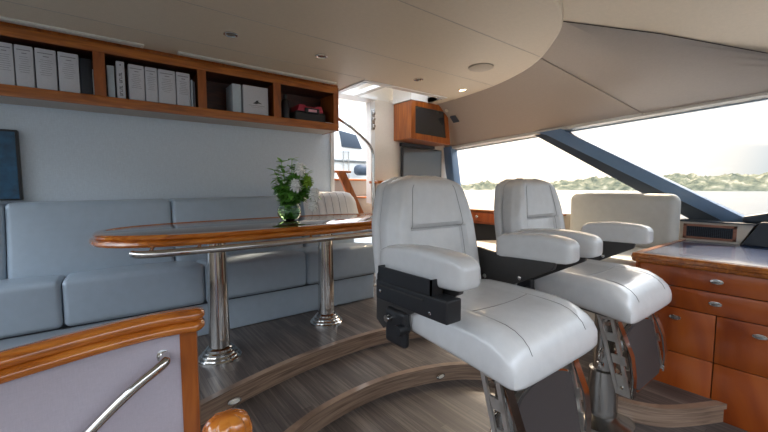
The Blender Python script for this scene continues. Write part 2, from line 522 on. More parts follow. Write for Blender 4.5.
# raked windscreen pillar: blue light painted on the broad face, darker lower return
mb = MB(); mb.prism([(2.26, wz(2.26)+.01), (1.98, wz(1.98)+.01), (.46, .82), (.64, .82), (2.14, wz(2.1)-.03)], 'x', XW-.05, XW+.07)
struct('trim_11', mb, M['pillar'], bevel=.006)
mb = MB(); mb.prism([(2.32, wz(2.32)+.01), (2.10, wz(2.1)+.01), (.62, .82), (.86, .82)], 'x', XW-.005, XW+.09)
struct('trim_12', mb, M['pillar_dark'], bevel=.006)
mb = MB(); mb.prism([(3.63, wz(3.6)+.03), (3.50, wz(3.5)+.03), (3.36, .82), (3.46, .82), (3.58, 1.3)], 'x', XW-.06, XW+.07)
struct('trim_13', mb, M['pillar'], bevel=.006)

# ------------------------------------------------------------------ side door opening with steps up to the deck
struct('door_1', MB().box(2.045, 2.085, YW-.02, YW+.10, 0, ZC+.02).box(2.60, 2.66, YW+.0, YW+.10, .9, ZC+.02), M['white'], smooth=False)
struct('wall_rear', MB().box(2.66, 2.93, YW+.0, YW+.05, 0, ZC+.02), M['cream'], smooth=False, bevel=.002)
# hatch well above the opening
hm = MB()
hm.box(hx0-.03, hx0+.03, hy0, YW+.1, ZC-.012, ZC+.03)
hm.box(hx0-.03, hx1, hy0-.03, hy0+.035, ZC-.012, ZC+.03)
hm.box(hx0-.03, 2.62, YW-.10, YW+.1, ZC-.012, ZC+.03)
hm.box(2.30, 2.36, hy0, YW, ZC-.010, ZC+.03)
struct('trim_14', hm, M['white'], smooth=False, bevel=.003)
hm = MB().box(2.40, hx1+.03, YW+.10, YW+.14, ZC-.0, ZC+.42)            # white well above the opening
hm.box(hx1, hx1+.03, hy0, YW, ZC-.0, ZC+.42).box(2.93, hx1+.03, 3.29, YW, ZC-.002, ZC+.42)
hm.box(2.40, hx1+.03, hy0-.02, YW+.14, ZC+.30, ZC+.33)  # roof added over the well to tone down its brightness
struct('trim_15', hm, M['white'], smooth=False)
t = thing('door_latch', 'tall bright steel latch on the white side door jamb', 'latch', (2.62, YW-.02, 1.80))
obj('latch_plate', MB().rbox(2.60, 2.645, YW-.022, YW, 1.78, 2.02, .006), M['steel'], t)
for z in (1.82, 1.90, 1.97):
    obj('latch_bolt', MB().rbox(2.607, 2.638, YW-.045, YW-.02, z-.018, z+.018, .006), M['chrome'], t)

t = thing('side_steps', 'grey side steps with wooden trims climbing to the deck door', 'steps', (2.5, 3.9, 0))
for k, (z, y) in enumerate(((.72, 3.72), (.94, 3.86), (1.16, 4.0))):
    obj('riser', MB().box(2.14, 2.90, y, y+.05, z-.20, z+.02), M['riser'], t, smooth=False)
    obj('tread', MB().rbox(2.12, 2.92, y-.03, y+.14, z+.02, z+.045, .01), M['cherry_h'], t)
    l = obj('light', MB().prism([(2.50+.035*math.cos(2*PI*q/20), z-.08+.018*math.sin(2*PI*q/20)) for q in range(20)], 'y', y-.006, y+.002), M['frame'], t)
mb = MB().prism([(3.665, .0), (3.665, .75), (3.80, 1.30), (3.92, 1.30), (3.80, .75), (3.80, 0)], 'x', 2.095, 2.135)
obj('stringer', mb, M['header'], t, smooth=False)
mb = MB()
mb.loft([[Vector(q) for q in ((x, 3.66, z), (x+.11, 3.66, z), (x+.11, 3.69, z), (x, 3.69, z))] for x, z in ((2.15, 1.275), (2.45, .70))])
obj('wooden_trim', mb, M['cherry'], t, smooth=False)
obj('wooden_cap', MB().rbox(2.10, 2.36, 3.69, 3.76, 1.262, 1.29, .008), M['cherry_h'], t)
t = thing('counter', 'cream counter with varnished wooden corner trim beside the deck steps', 'counter', (2.80, 3.5, 0))
obj('body', MB().box(2.66, 2.94, 3.46, 3.62, 0, 1.14), M['cream'], t, smooth=False)
obj('wooden_trim', MB().rbox(2.56, 2.96, 3.44, 3.62, 1.14, 1.175, .01).prism([(2.86, 1.14), (2.92, 1.14), (2.96, .98), (2.90, .98)], 'y', 3.44, 3.47), M['cherry_h'], t)

path = smooth_path([(1.995, 3.46, 1.86), (2.02, 3.38, 1.80), (2.12, 3.30, 1.712), (2.298, 3.3, 1.59), (2.365, 3.3, 1.52), (2.39, 3.3, 1.43), (2.39, 3.3, 1.2), (2.39, 3.3, .6), (2.39, 3.3, 0.0)], 6)
t = thing('grab_pole', 'tall bent chrome grab pole at the side door', 'pole', (2.39, 3.3, 0))
obj('pole', MB().tube(path, .016, 16), M['chrome'], t)
obj('flange', MB().lathe([(.045, 0), (.045, .008), (.03, .016), (.017, .02)], (2.39, 3.3, 0)), M['chrome'], t)

# ------------------------------------------------------------------ overhead bookcase
CY0, CX1, CZ0, CZ1 = 3.30, 1.965, 1.665, ZC-.035
t = thing('overhead_bookcase', 'long cherry wood bookcase of open bays under the ceiling', 'bookcase', (.2, 3.45, CZ0))
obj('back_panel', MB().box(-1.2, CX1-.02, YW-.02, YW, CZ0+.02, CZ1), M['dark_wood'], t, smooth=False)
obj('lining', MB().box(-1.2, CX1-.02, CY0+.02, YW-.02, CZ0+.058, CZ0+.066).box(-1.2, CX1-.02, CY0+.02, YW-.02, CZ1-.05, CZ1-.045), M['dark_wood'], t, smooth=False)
obj('bottom_rail', MB().rbox(-1.2, CX1, CY0, CY0+.022, CZ0, CZ0+.072, .006), M['cherry_h'], t)
obj('top_rail', MB().rbox(-1.2, CX1, CY0, CY0+.022, CZ1-.052, CZ1+.01, .006), M['cherry_h'], t)
for (x0, x1) in ((.012, .078), (.668, .732), (1.29, 1.358), (1.905, CX1)):
    obj('divider', MB().box(x0, x1, CY0+.003, CY0+.02, CZ0+.06, CZ1-.04).box((x0+x1)/2-.012, (x0+x1)/2+.012, CY0+.02, YW-.02, CZ0+.06, CZ1-.04), M['cherry'], t, smooth=False, bevel=.002)
obj('end_panel', MB().rbox(CX1-.02, CX1+.0, CY0, YW, CZ0, CZ1+.01, .004), M['cherry'], t)
obj('underside', MB().box(-1.2, CX1-.002, CY0+.022, YW, CZ0+.004, CZ0+.03), M['header'], t, smooth=False)
obj('cornice', MB().box(-1.2, CX1, CY0+.015, YW, CZ1+.01, ZC), M['cherry'], t, smooth=False)

ZS = CZ0+.066   # shelf level
G = 'white manuals standing in the overhead bookcase'
def binder(x0, x1, h, label, mat='paper', printed=True, y=3.345, depth=.20, group=G, name='manual', lean=0):
    t = thing(name, label, 'binder', ((x0+x1)/2, y, ZS), group)
    o = obj('cover', MB().rbox(x0, x1, y, y+depth, ZS, ZS+h, .004, k=1, mid=2), M[mat], t)
    if printed:
        w = x1-x0; mb = MB()
        mb.box(x0+w*.12, x1-w*.14, y-.0012, y, ZS+h*.885, ZS+h*.90)
        mb.box(x0+w*.38, x1-w*.34, y-.0012, y, ZS+h*.81, ZS+h*.825)
        for k in range(8):
            a = random.uniform(.16, .3)
            mb.box(x0+w*a, x1-w*(a+random.uniform(-.04, .06)), y-.0012, y, ZS+h*(.73-.05*k), ZS+h*(.736-.05*k))
        obj('print', mb, M['print'], t, smooth=False)
    return t
B1 = [(-.60, -.50), (-.47, -.388), (-.381, -.295), (-.286, -.183), (-.174, -.066)]
names1 = ['white manual partly out of frame at the far left of the bookcase',
          'white manual at the left end of the first bay, cut by the picture edge',
          'narrow white manual second from left in the first bay',
          'wide white manual with pale blue left edge in the first bay',
          'white manual beside the dark binder in the first bay']
for (a, b2), nm in list(zip(B1, names1))[1:]:
    binder(a, b2, .272, nm)
binder(-.060, .004, .255, 'dark navy binder at the right end of the first bay', 'binder_dark', False)
binder(.006, .011, .19, 'thin white leaflet standing against the first divider', 'paper', False, name='leaflet')
binder(.088, .130, .235, 'pale blue-grey folder at the left end of the second bay', 'paper_blue', False)
t = binder(.142, .192, .275, 'slim white binder with dark vertical spine lettering', 'paper', False)
mb = MB()
z = ZS+.03
for k in range(11):     # upright spine lettering, too small to read in the photo
    if k != 5:
        x_ = .158
        mb.box(x_, x_+.018, 3.3437, 3.345, z, z+.003)
        if k % 2: mb.box(x_, x_+.003, 3.3437, 3.345, z, z+.011)
        else: mb.box(x_+.015, x_+.018, 3.3437, 3.345, z, z+.011)
        if k % 3 == 0: mb.box(x_, x_+.018, 3.3437, 3.345, z+.009, z+.012)
    z += .0155
mb.box(.164, .171, 3.3437, 3.345, ZS+.245, ZS+.253)
obj('spine_lettering', mb, M['ink'], t, smooth=False)
bx = [(.215, .311), (.318, .396), (.402, .517), (.524, .620)]
for (a, b2), nm in zip(bx, ['white manual with blue side right of the lettered slim binder', 'narrow white manual second in the row of four in the second bay',
                            'wide white manual third in the row of four in the second bay', 'white manual last in the row of four in the second bay']):
    binder(a, b2, .268, nm, depth=.2)
    # pale blue side board of the manual
binder(.626, .640, .225, 'thin pale blue folder right of the row of four manuals', 'paper_blue', False, name='folder')
binder(.645, .656, .215, 'thin grey folder against the second divider', 'print', False, name='folder')
binder(.945, 1.018, .250, 'pale blue-grey manual left of the one with the bird emblem', 'paper_blue', False)
t = binder(1.035, 1.255, .255, 'large white manual with a small dark bird emblem', 'paper', False)
mb = MB()
bird = [(.0, .0), (.02, .012), (.034, .028), (.052, .030), (.047, .018), (.062, .012), (.085, .002), (.05, .003), (.03, -.004)]
mb.prism([(1.115+p[0], ZS+.105+p[1]) for p in bird], 'y', 3.3435, 3.345)
obj('bird_emblem', mb, M['ink'], t, smooth=False)
mb = MB().box(1.08, 1.22, 3.3438, 3.345, ZS+.086, ZS+.089).box(1.10, 1.20, 3.3438, 3.345, ZS+.072, ZS+.074)
obj('print', mb, M['print'], t, smooth=False)

# last bay: dark bottle, dark case with red top, small tag
t = thing('bottle', 'tall black bottle at the left of the last bookcase bay', 'bottle', (1.43, 3.40, ZS))
obj('body', MB().lathe([(.035, 0), (.038, .01), (.038, .17), (.030, .19), (.016, .20)], (1.44, 3.40, ZS)), M['black'], t)
obj('cap', MB().lathe([(.017, .2), (.019, .203), (.019, .235), (.012, .24)], (1.44, 3.40, ZS)), M['black'], t)
t = thing('camera_case', 'black soft case with raspberry red lid in the last bookcase bay', 'case', (1.70, 3.45, ZS))
obj('body', MB().rbox(1.53, 1.86, 3.37, 3.56, ZS, ZS+.105, .02), M['black'], t)
obj('lid', MB().prism([(1.55, ZS+.105), (1.57, ZS+.165), (1.62, ZS+.165), (1.65, ZS+.15), (1.74, ZS+.15), (1.77, ZS+.165), (1.81, ZS+.165), (1.83, ZS+.105)], 'y', 3.37, 3.55), M['red'], t, bevel=.004)
obj('pocket', MB().rbox(1.62, 1.78, 3.355, 3.372, ZS+.085, ZS+.14, .01), M['black'], t)
obj('pink_tag', MB().rbox(1.655, 1.745, 3.348, 3.357, ZS+.10, ZS+.125, .004), M['pink'], t)
tag(obj('white_card', MB().rbox(1.83, 1.895, 3.325, 3.36, ZS, ZS+.014, .003), M['paper']), 'small white card lying at the right end of the bookcase shelf', 'card')

# ------------------------------------------------------------------ ceiling fittings
def strip(x0, x1, label):
    t = thing('strip_light', label, 'strip light', ((x0+x1)/2, 3.25, ZC), 'slim strip lights along the bookcase')
    obj('housing', MB().rbox(x0, x1, 3.215, 3.285, ZC-.012, ZC, .004, k=1), M['frame'], t)
    obj('lens', MB().box(x0+.02, x1-.02, 3.235, 3.265, ZC-.015, ZC-.011), M['strip'], t, smooth=False)
strip(-1.1, .31, 'long slim strip light above the left half of the bookcase')
strip(.525, 1.90, 'long slim strip light above the right half of the bookcase')
def downlight(x, y, label, lit=False):
    t = thing('downlight', label, 'downlight', (x, y, ZC), 'recessed ceiling downlights')
    n = 28; rings = []
    for r_, z in ((.046, ZC), (.046, ZC-.006), (.040, ZC-.008), (.030, ZC-.004), (.030, ZC+.0)):
        rings.append([Vector((x+r_*math.cos(2*PI*k/n), y+r_*math.sin(2*PI*k/n), z)) for k in range(n)])
    obj('bezel', MB().loft(rings, cap=False), M['chrome'], t)
    obj('lens', MB().disc((x, y, ZC-.0025), .030, up=-1), M['lampglow'] if lit else M['lens'], t, recalc=False)
downlight(.752, 2.655, 'chrome downlight nearest the left side of the ceiling')
downlight(1.428, 2.655, 'chrome downlight between the leftmost one and the deck hatch')
downlight(2.457, 2.655, 'unlit downlight just beyond the ceiling hatch')
downlight(3.089, 2.655, 'lit downlight glowing warm near the curved ceiling edge', True)
downlight(3.16, 3.05, 'unlit downlight above the wall cabinet')
tag(obj('ceiling_speaker', MB().lathe([(.105, 0), (.105, -.008), (.095, -.012), (.0005, -.012)], (2.635, 2.066, ZC), 40), M['speaker']), 'round beige speaker grille flush in the ceiling', 'speaker')

# ------------------------------------------------------------------ wall cabinet and screens at the end
t = thing('wall_cabinet', 'cherry wall cabinet with smoked glass door below the ceiling', 'cabinet', (3.28, 3.45, 1.64))
def wq(x):  # lower edge drops slightly
    return 1.672-.045*(x-2.95)
obj('body', MB().prism([(2.945, wq(2.945)), (3.62, wq(3.62)), (3.55, 2.115), (2.945, 2.115)], 'y', 3.32, YW), M['cherry'], t, smooth=False, bevel=.008)
mb = MB()
A = [(2.945, wq(2.945)), (3.62, wq(3.62)), (3.55, 2.115), (2.945, 2.115)]
Bq = [(3.01, wq(3.0)+.07), (3.545, wq(3.55)+.075), (3.50, 2.045), (3.01, 2.055)]
vs = [(p[0], y, p[1]) for y in (3.30, 3.32) for q in (A, Bq) for p in q]
fs = []
for k in range(4):
    k2 = (k+1) % 4
    fs += [(k, k2, 4+k2, 4+k), (8+k, 8+k2, 12+k2, 12+k), (k, k2, 8+k2, 8+k), (4+k, 4+k2, 12+k2, 12+k)]
d = obj('door_frame', MB().add(vs, fs), M['cherry'], t, smooth=False)
obj('glass', MB().prism(Bq, 'y', 3.311, 3.318), M['screen2'], d, smooth=False)
t = thing('television', 'small grey-screened television under the smoked glass cabinet', 'television', (3.4, 3.58, 1.2))
obj('casing', MB().rbox(3.03, 3.74, 3.56, 3.60, 1.17, 1.60, .01), M['black'], t)
sc = simple('glossy_grey_screen', (78, 80, 82), rough=.05, coat=1, var=.02, scale=6)  # plain grey gloss for the switched-off screen
obj('screen', MB().box(3.05, 3.72, 3.557, 3.561, 1.19, 1.585), sc, t, smooth=False)
obj('mount', MB().box(3.2, 3.5, 3.60, YW, 1.25, 1.5), M['black'], t, smooth=False)
tag(obj('radio_panel', MB().rbox(3.04, 3.62, 3.575, YW, 1.61, 1.655, .006), M['black']), 'black instrument strip between the wall cabinet and the television', 'panel')
# thermostat plate and small sensor on the header
def hdr_pt(y, tt):
    import bisect
    for i in range(len(tp)-1):
        if tq[i][1] >= y >= tq[i+1][1]:
            f = (tq[i][1]-y)/(tq[i][1]-tq[i+1][1])
            P = Vector(tp[i]).lerp(Vector(tp[i+1]), f)
            Q = Vector((3.9, y, wz(y)+.01)); v = P.lerp(Q, tt); v.z += .03*math.sin(PI*tt); return v
p = hdr_pt(3.25, .42); nrm = Vector((-.70, -.05, -.72)).normalized()
def plate(name, p, w, h, th, mat, label, cat, round_=False):
    z = nrm; x = Vector((0, 1, 0)); x = (x-z*x.dot(z)).normalized(); y = z.cross(x)
    n = 20
    if round_: pts = [(w*math.cos(2*PI*k/n), w*math.sin(2*PI*k/n)) for k in range(n)]
    else: pts = [(-w, -h), (w, -h), (w, h), (-w, h)]
    r1 = [p-z*.01+x*a+y*b2 for a, b2 in pts]; r2 = [p+z*th+x*a+y*b2 for a, b2 in pts]
    tag(obj(name, MB().loft([r1, r2]), mat, smooth=False, bevel=.002), label, cat)
plate('switch_plate', p, .045, .05, .012, M['pillar_dark'], 'small dark square plate on the sloping header', 'plate')
plate('sensor', hdr_pt(3.29, .2), .022, .02, .012, M['cream'], 'small round cream sensor above the dark square plate', 'sensor', True)

# big television at the far left
t = thing('television', 'large dark television hung on the wall at the left edge', 'television', (-.8, 3.6, 1.008))
obj('casing', MB().rbox(-1.35, -.42, 3.575, YW, 1.008, 1.49, .008), M['black'], t)
obj('screen', MB().box(-1.335, -.435, 3.571, 3.576, 1.02, 1.475), M['screen'], t, smooth=False)

# ------------------------------------------------------------------ sofa
t = thing('sofa', 'long blue-grey leather sofa along the wall behind the table', 'sofa', (.7, 3.3, 0))
obj('plinth', MB().rbox(-1.6, 2.13, 2.93, YW, 0, .24, .012), M['sofa'], t)
obj('piping', MB().tube([(-1.6, 2.925, .245), (2.13, 2.925, .245)], .006, 8), M['sofa_seam'], t)
seats = [(-1.6, -.203), (-.200, .578), (.581, 1.378), (1.381, 2.15)]
for i, (a, b2) in enumerate(seats):
    obj('seat_cushion', MB().rbox(a, b2, 2.86, 3.46, .25, .535, .032, puff=(.0, .008, .016), mid=6, fn=lambda q: Vector((q.x, q.y, q.z+.03*sst(3.3, 2.9, q.y)-.02))), M['sofa'], t)
backs = [(-1.6, -.483), (-.480, .448), (.451, 1.53)]
for (a, b2) in backs:
    obj('back_cushion', MB().rbox(a, b2, 3.32, 3.60, .44, 1.0, .034, puff=(.0, .012, .0), mid=6, fn=lambda q: Vector((q.x, q.y-.09*sst(.95, .45, q.z)*(1 if q.y < 3.5 else 0), q.z+.008*q.x))), M['sofa'], t)
obj('back_cushion', MB().rbox(1.54, 2.12, 3.32, 3.60, .44, 1.0, .045, puff=(.0, .01, .0), mid=6, fn=lambda q: Vector((q.x, q.y-.09*sst(.95, .45, q.z)*(1 if q.y < 3.5 else 0), q.z))), M['sofa'], t)
# short return arm of the sofa at the left
t2 = thing('throw', 'white striped cotton throw over the right end of the sofa back', 'throw', (1.85, 3.4, .8))
def drape(x0, x1, r):
    rings = []
    for (y, z) in ((3.20, .72), (3.235, .82), (3.272, .93), (3.295, .99), (3.34, 1.035), (3.42, 1.045), (3.52, 1.045), (3.59, 1.03), (3.62, .98)):
        rings.append((y, z))
    return rings
prof = drape(0, 0, 0)
mb = MB(); nx = 30
xs = [1.545+.61*k/nx for k in range(nx+1)]
vs = []; 
for x in xs:
    e = sst(2.16, 2.10, x)
    for (y, z) in prof:
        vs.append(Vector((x, y-.002*math.sin(x*70), z-.05*(1-e)*(1 if z > .9 else .3))))
mm = len(prof)
mb.add(vs, [(i*mm+k, i*mm+k+1, (i+1)*mm+k+1, (i+1)*mm+k) for i in range(nx) for k in range(mm-1)])
o = obj('cloth', mb, M['stripe'], t2); thicken(o, .01, 0)
for x in (1.62, 1.70, 1.78, 1.86, 1.94, 2.02):
    obj('stripe', MB().tube([(x, y-.008-.002*math.sin(x*70), z+.004) for y, z in prof[:7]], .0022, 6), M['stripe_line'], t2)

# ------------------------------------------------------------------ dinette table
TZ = .85
tx0, tx1, ty0, ty1 = -.04, 2.08, 2.14, 3.0
def oval(inset, n=72):
    cx, cy = (tx0+tx1)/2, (ty0+ty1)/2
    a, b2 = (tx1-tx0)/2-inset, (ty1-ty0)/2-inset
    out = []
    for k in range(n):
        th = 2*PI*k/n; c, s_ = math.cos(th), math.sin(th)
        p = 2/3.2
        x, y = cx+a*abs(c)**p*(1 if c > 0 else -1), cy+b2*abs(s_)**(2/2.6)*(1 if s_ > 0 else -1)
        # the table widens slightly to the right end
        out.append((x, y+.07*((x-tx0)/(tx1-tx0))-.03))
    return out
def rim(levels):
    return [[Vector((p[0], p[1], z)) for p in oval(i)] for i, z in levels]
t = thing('dining_table', 'long oval varnished wooden table on two chrome pedestals', 'table', (1.0, 2.57, 0))
obj('tabletop', MB().loft(rim([(.045, TZ-.05), (.045, TZ+.0), (.05, TZ+.002)])), M['table_top'], t)
obj('upper_rim', MB().loft(rim([(.10, TZ-.025), (.012, TZ-.025), (.004, TZ-.018), (.003, TZ-.008), (.012, TZ+.001), (.04, TZ+.004), (.05, TZ+.003), (.052, TZ-.004)]), cap=False), M['teak'], t)
obj('lower_rim', MB().loft(rim([(.12, TZ-.062), (.01, TZ-.062), (-.010, TZ-.056), (-.016, TZ-.044), (-.012, TZ-.032), (0, TZ-.026), (.02, TZ-.024)]), cap=False), M['teak'], t)
obj('underside', MB().loft(rim([(.10, TZ-.06), (.10, TZ-.045)])), M['cherry'], t)
for (x, y) in ((.575, 2.49), (1.43, 2.63)):
    b = obj('pedestal', MB().lathe([(.064, .02), (.064, .30), (.060, .58), (.056, TZ-.10), (.055, TZ-.09), (.09, TZ-.075), (.09, TZ-.06)], (x, y, 0), 40), M['chrome'], t)
    pr = [(.0, 0), (.132, 0), (.132, .012), (.126, .018), (.115, .019), (.115, .030), (.109, .036), (.098, .037), (.098, .050), (.092, .056), (.082, .057), (.080, .070), (.074, .075), (.064, .08), (.0, .08)]
    obj('stepped_base', MB().lathe(pr[1:-1], (x, y, 0), 48), M['chrome'], t)
rp = [(1.75, 2.125, .772), (1.0, 2.10, .775), (.5, 2.105, .775), (.17, 2.13, .772), (.08, 2.16, .768), (.10, 2.20, .768)]
rp = [(2.02, 2.28, .745), (1.7, 2.19, .755), (1.2, 2.125, .765), (.6, 2.10, .768), (.3, 2.12, .768), (.16, 2.165, .765), (.12, 2.21, .765)]
rl = obj('foot_rail', MB().tube(smooth_path(rp, 6), .019, 16), M['chrome'], t)
for (x, y) in ((.19, 2.17), (.40, 2.12), (1.05, 2.12), (1.62, 2.19)):
    obj('rail_bracket', MB().tube([(x, y, .77), (x+.015, y+.03, .79), (x+.02, y+.05, .80)], .009, 10), M['chrome'], t)

# vase with flowers
vx, vy = 1.115, 2.60
t = thing('glass_vase', 'round green-tinted glass bowl vase on the table', 'vase', (vx, vy, TZ))
prof = [(.035, .003), (.06, .012), (.082, .04), (.088, .07), (.08, .10), (.066, .122), (.064, .132), (.068, .138), (.065, .138), (.060, .130), (.062, .12), (.076, .098), (.083, .07), (.077, .042), (.055, .018), (.01, .012)]
obj('bowl', MB().lathe(prof, (vx, vy, TZ), 40), M['vase_glass'], t)
obj('water', MB().lathe([(.005, .0135), (.053, .0195), (.075, .043), (.081, .07), (.076, .092), (.003, .093)], (vx, vy, TZ), 32), M['water'], t)
t = thing('flower_bouquet', 'leafy green bouquet with white blooms in the glass vase', 'flowers', (vx, vy, TZ+.02))
def leaf(mb, p, d, L, W, droop=.3):
    d = d.normalized(); side = d.cross(Vector((0, 0, 1)))
    if side.length < .1: side = Vector((1, 0, 0))
    side.normalize(); nrm_ = side.cross(d)
    vs = []; n = 5
    for k in range(n+1):
        s_ = k/n; c = p+d*L*s_-Vector((0, 0, 1))*droop*L*s_*s_
        w = W*math.sin(PI*min(1, s_*.92+.06))**.8
        vs += [c-side*w+nrm_*w*.25, c, c+side*w+nrm_*w*.25]
    mb.add(vs, [f for k in range(n) for f in ((3*k, 3*k+1, 3*k+4, 3*k+3), (3*k+1, 3*k+2, 3*k+5, 3*k+4))])
st = MB(); rnd = random.Random(3)
lv = MB()
cen = Vector((vx, vy, TZ+.10))
tops = []
RX, RY = .79, -.61            # the bunch leans to one side
for k in range(74):
    a = rnd.uniform(0, 2*PI); sp = rnd.uniform(.01, .13); lean = rnd.uniform(-.02, .10)
    top = Vector((vx+sp*math.cos(a)+lean*RX, vy+sp*math.sin(a)+lean*RY, TZ+rnd.uniform(.17, .44-1.3*sp)))
    if k == 0: top = Vector((vx-.04, vy+.03, TZ+.43))
    if k == 1: top = Vector((vx+.03, vy, TZ+.45))
    if k == 2: top = Vector((vx-.09, vy+.05, TZ+.37))
    foot = Vector((vx-.03*math.cos(a), vy-.03*math.sin(a), TZ+.03))
    midp = Vector((vx+.02*math.cos(a), vy+.02*math.sin(a), TZ+.13))
    pth = smooth_path([foot, midp, top], 5)
    st.tube(pth, .0022, 6)
    for q in pth[5:]:
        for r_ in range(4):
            b2 = rnd.uniform(0, 2*PI)
            leaf(lv, q, Vector((math.cos(b2), math.sin(b2), rnd.uniform(-.1, .9))), rnd.uniform(.045, .072), rnd.uniform(.013, .021), rnd.uniform(0, .5))
for k in range(40):   # foliage in the bowl
    a = rnd.uniform(0, 2*PI); r_ = rnd.uniform(0, .05)
    leaf(lv, Vector((vx+r_*math.cos(a)*.6, vy+r_*math.sin(a)*.6, TZ+rnd.uniform(.03, .09))), Vector((math.cos(a), math.sin(a), rnd.uniform(-.1, .6))), .035, .010, .2)
obj('stems', st, M['leaf'], t)
lo = obj('leaves', lv, M['leaf'], t, recalc=False); lo['kind'] = 'stuff'
def bloom(c, R_, name='bloom', mat='petal', n=44):
    mb = MB(); c = Vector(c)
    for k in range(n):
        ph = math.acos(1-1.7*(k+.5)/n); th = k*2.399
        d = Vector((math.sin(ph)*math.cos(th), math.sin(ph)*math.sin(th), math.cos(ph)))
        d = Matrix.Rotation(.9, 3, Vector((1, .7, 0)).normalized()) @ d
        leaf(mb, c+d*R_*.25, d, R_*.85, R_*.27, .1)
    mb.lathe([(R_*.05, -R_*.62), (R_*.45, -R_*.42), (R_*.62, 0), (R_*.45, R_*.42), (R_*.05, R_*.62)], c, 14)
    o = obj(name, mb, M[mat], t, recalc=False)
def bl(u, z, R_, near=.15, *a):
    bloom((vx+u*RX-.39*near, vy+u*RY-.92*near, TZ+z), R_, *a)
bl(.045, .262, .050)
bl(.075, .375, .048, .14)
bl(.175, .200, .052, .14)
bl(.165, .125, .045, .14)
bl(.135, .290, .046, .10, 'lime_bloom', 'leaf2', 46)

# ------------------------------------------------------------------ foreground partition
t = thing('partition', 'curved padded partition with a varnished wooden cap in the foreground', 'partition', (0, 1.15, ZL))
# plan curve of the panel, top height
pc = smooth_path([(-.62, 1.04, 0), (-.40, 1.11, 0), (-.17, 1.165, 0), (-.02, 1.185, 0), (.11, 1.185, 0), (.208, 1.165, 0)], 6)
cur = [(p.x, p.y) for p in pc]
capz = lambda i: .675+.03*sst(0, 1, i/(len(cur)-1))
def wall_strip(c, d0, d1, z0, z1f, mat, name, parent, **k):
    a = offset2(c, d0); b2 = offset2(c, d1)
    rings = [[Vector((a[i][0], a[i][1], z0)), Vector((a[i][0], a[i][1], z1f(i))), Vector((b2[i][0], b2[i][1], z1f(i))), Vector((b2[i][0], b2[i][1], z0))] for i in range(len(c))]
    return obj(name, MB().loft(rings), mat, parent, **k)
main = cur[:-3]
wall_strip(main, -.02, .02, ZL, lambda i: capz(i), M['lilac'], 'padded_panel', t)
wall_strip(cur[-4:], -.026, .026, ZL, lambda i: capz(i+len(cur)-4), M['cherry'], 'post', t)
def cap(mbw, r, z):
    rings = []
    for i, p in enumerate(cur):
        a = cur[max(0, i-1)]; b2 = cur[min(len(cur)-1, i+1)]
        tt = Vector((b2[0]-a[0], b2[1]-a[1], 0)).normalized(); nn = Vector((tt.y, -tt.x, 0))
        ring = []
        for k in range(20):
            th = 2*PI*k/20; c, s_ = math.cos(th), math.sin(th)
            ring.append(Vector((p[0], p[1], z+capz(i)))+nn*r[0]*abs(c)**.7*(1 if c > 0 else -1)+Vector((0, 0, 1))*r[1]*abs(s_)**.7*(1 if s_ > 0 else -1))
        rings.append(ring)
    # rounded end
    p = rings[-1]; ctr = sum(p, Vector())/len(p); tt = Vector((cur[-1][0]-cur[-2][0], cur[-1][1]-cur[-2][1], 0)).normalized()
    for s_, q in ((.8, .012), (.5, .02), (.2, .023)):
        rings.append([ctr+(v-ctr)*s_+tt*q for v in p])
    return MB().loft(rings)
obj('cap_rail', cap(None, (.046, .017), .0), M['teak'], t)
obj('cap_bead', cap(None, (.034, .017), .028), M['teak'], t)
hp = [(.125, 1.175, .632), (.122, 1.14, .630), (.112, 1.125, .622), (.04, 1.122, .575), (-.05, 1.118, .500), (-.20, 1.08, .375), (-.30, 1.06, .29), (-.315, 1.07, .275), (-.32, 1.13, .27)]
h = obj('grab_handle', MB().tube(smooth_path(hp, 5), .0135, 16), M['chrome'], t)
obj('handle_rose', MB().lathe([(.020, 0), (.020, .003), (.014, .006)], (.125, 1.168, .632), 24, Matrix.Rotation(PI/2, 3, 'X')), M['chrome'], h)

t = thing('newel_post', 'rounded varnished wooden newel with grooves at the bottom edge', 'post', (.225, .93, ZL))
rings = []
def newel_ring(z, s_):
    out = []
    for k in range(96):
        th = 2*PI*k/96
        r_ = .056*s_*(1-.13*abs(math.cos(th*4))**10)
        out.append(Vector((.225+r_*math.cos(th)*1.1, .93+r_*math.sin(th)*.9, z)))
    return out
for z, s_ in ((ZL, .9), (.2, .9), (.42, .95), (.48, 1.0), (.5, .97), (.52, .88), (.533, .7), (.540, .45), (.542, .15)):
    rings.append(newel_ring(z, s_))
obj('post', MB().loft(rings), M['teak'], t)

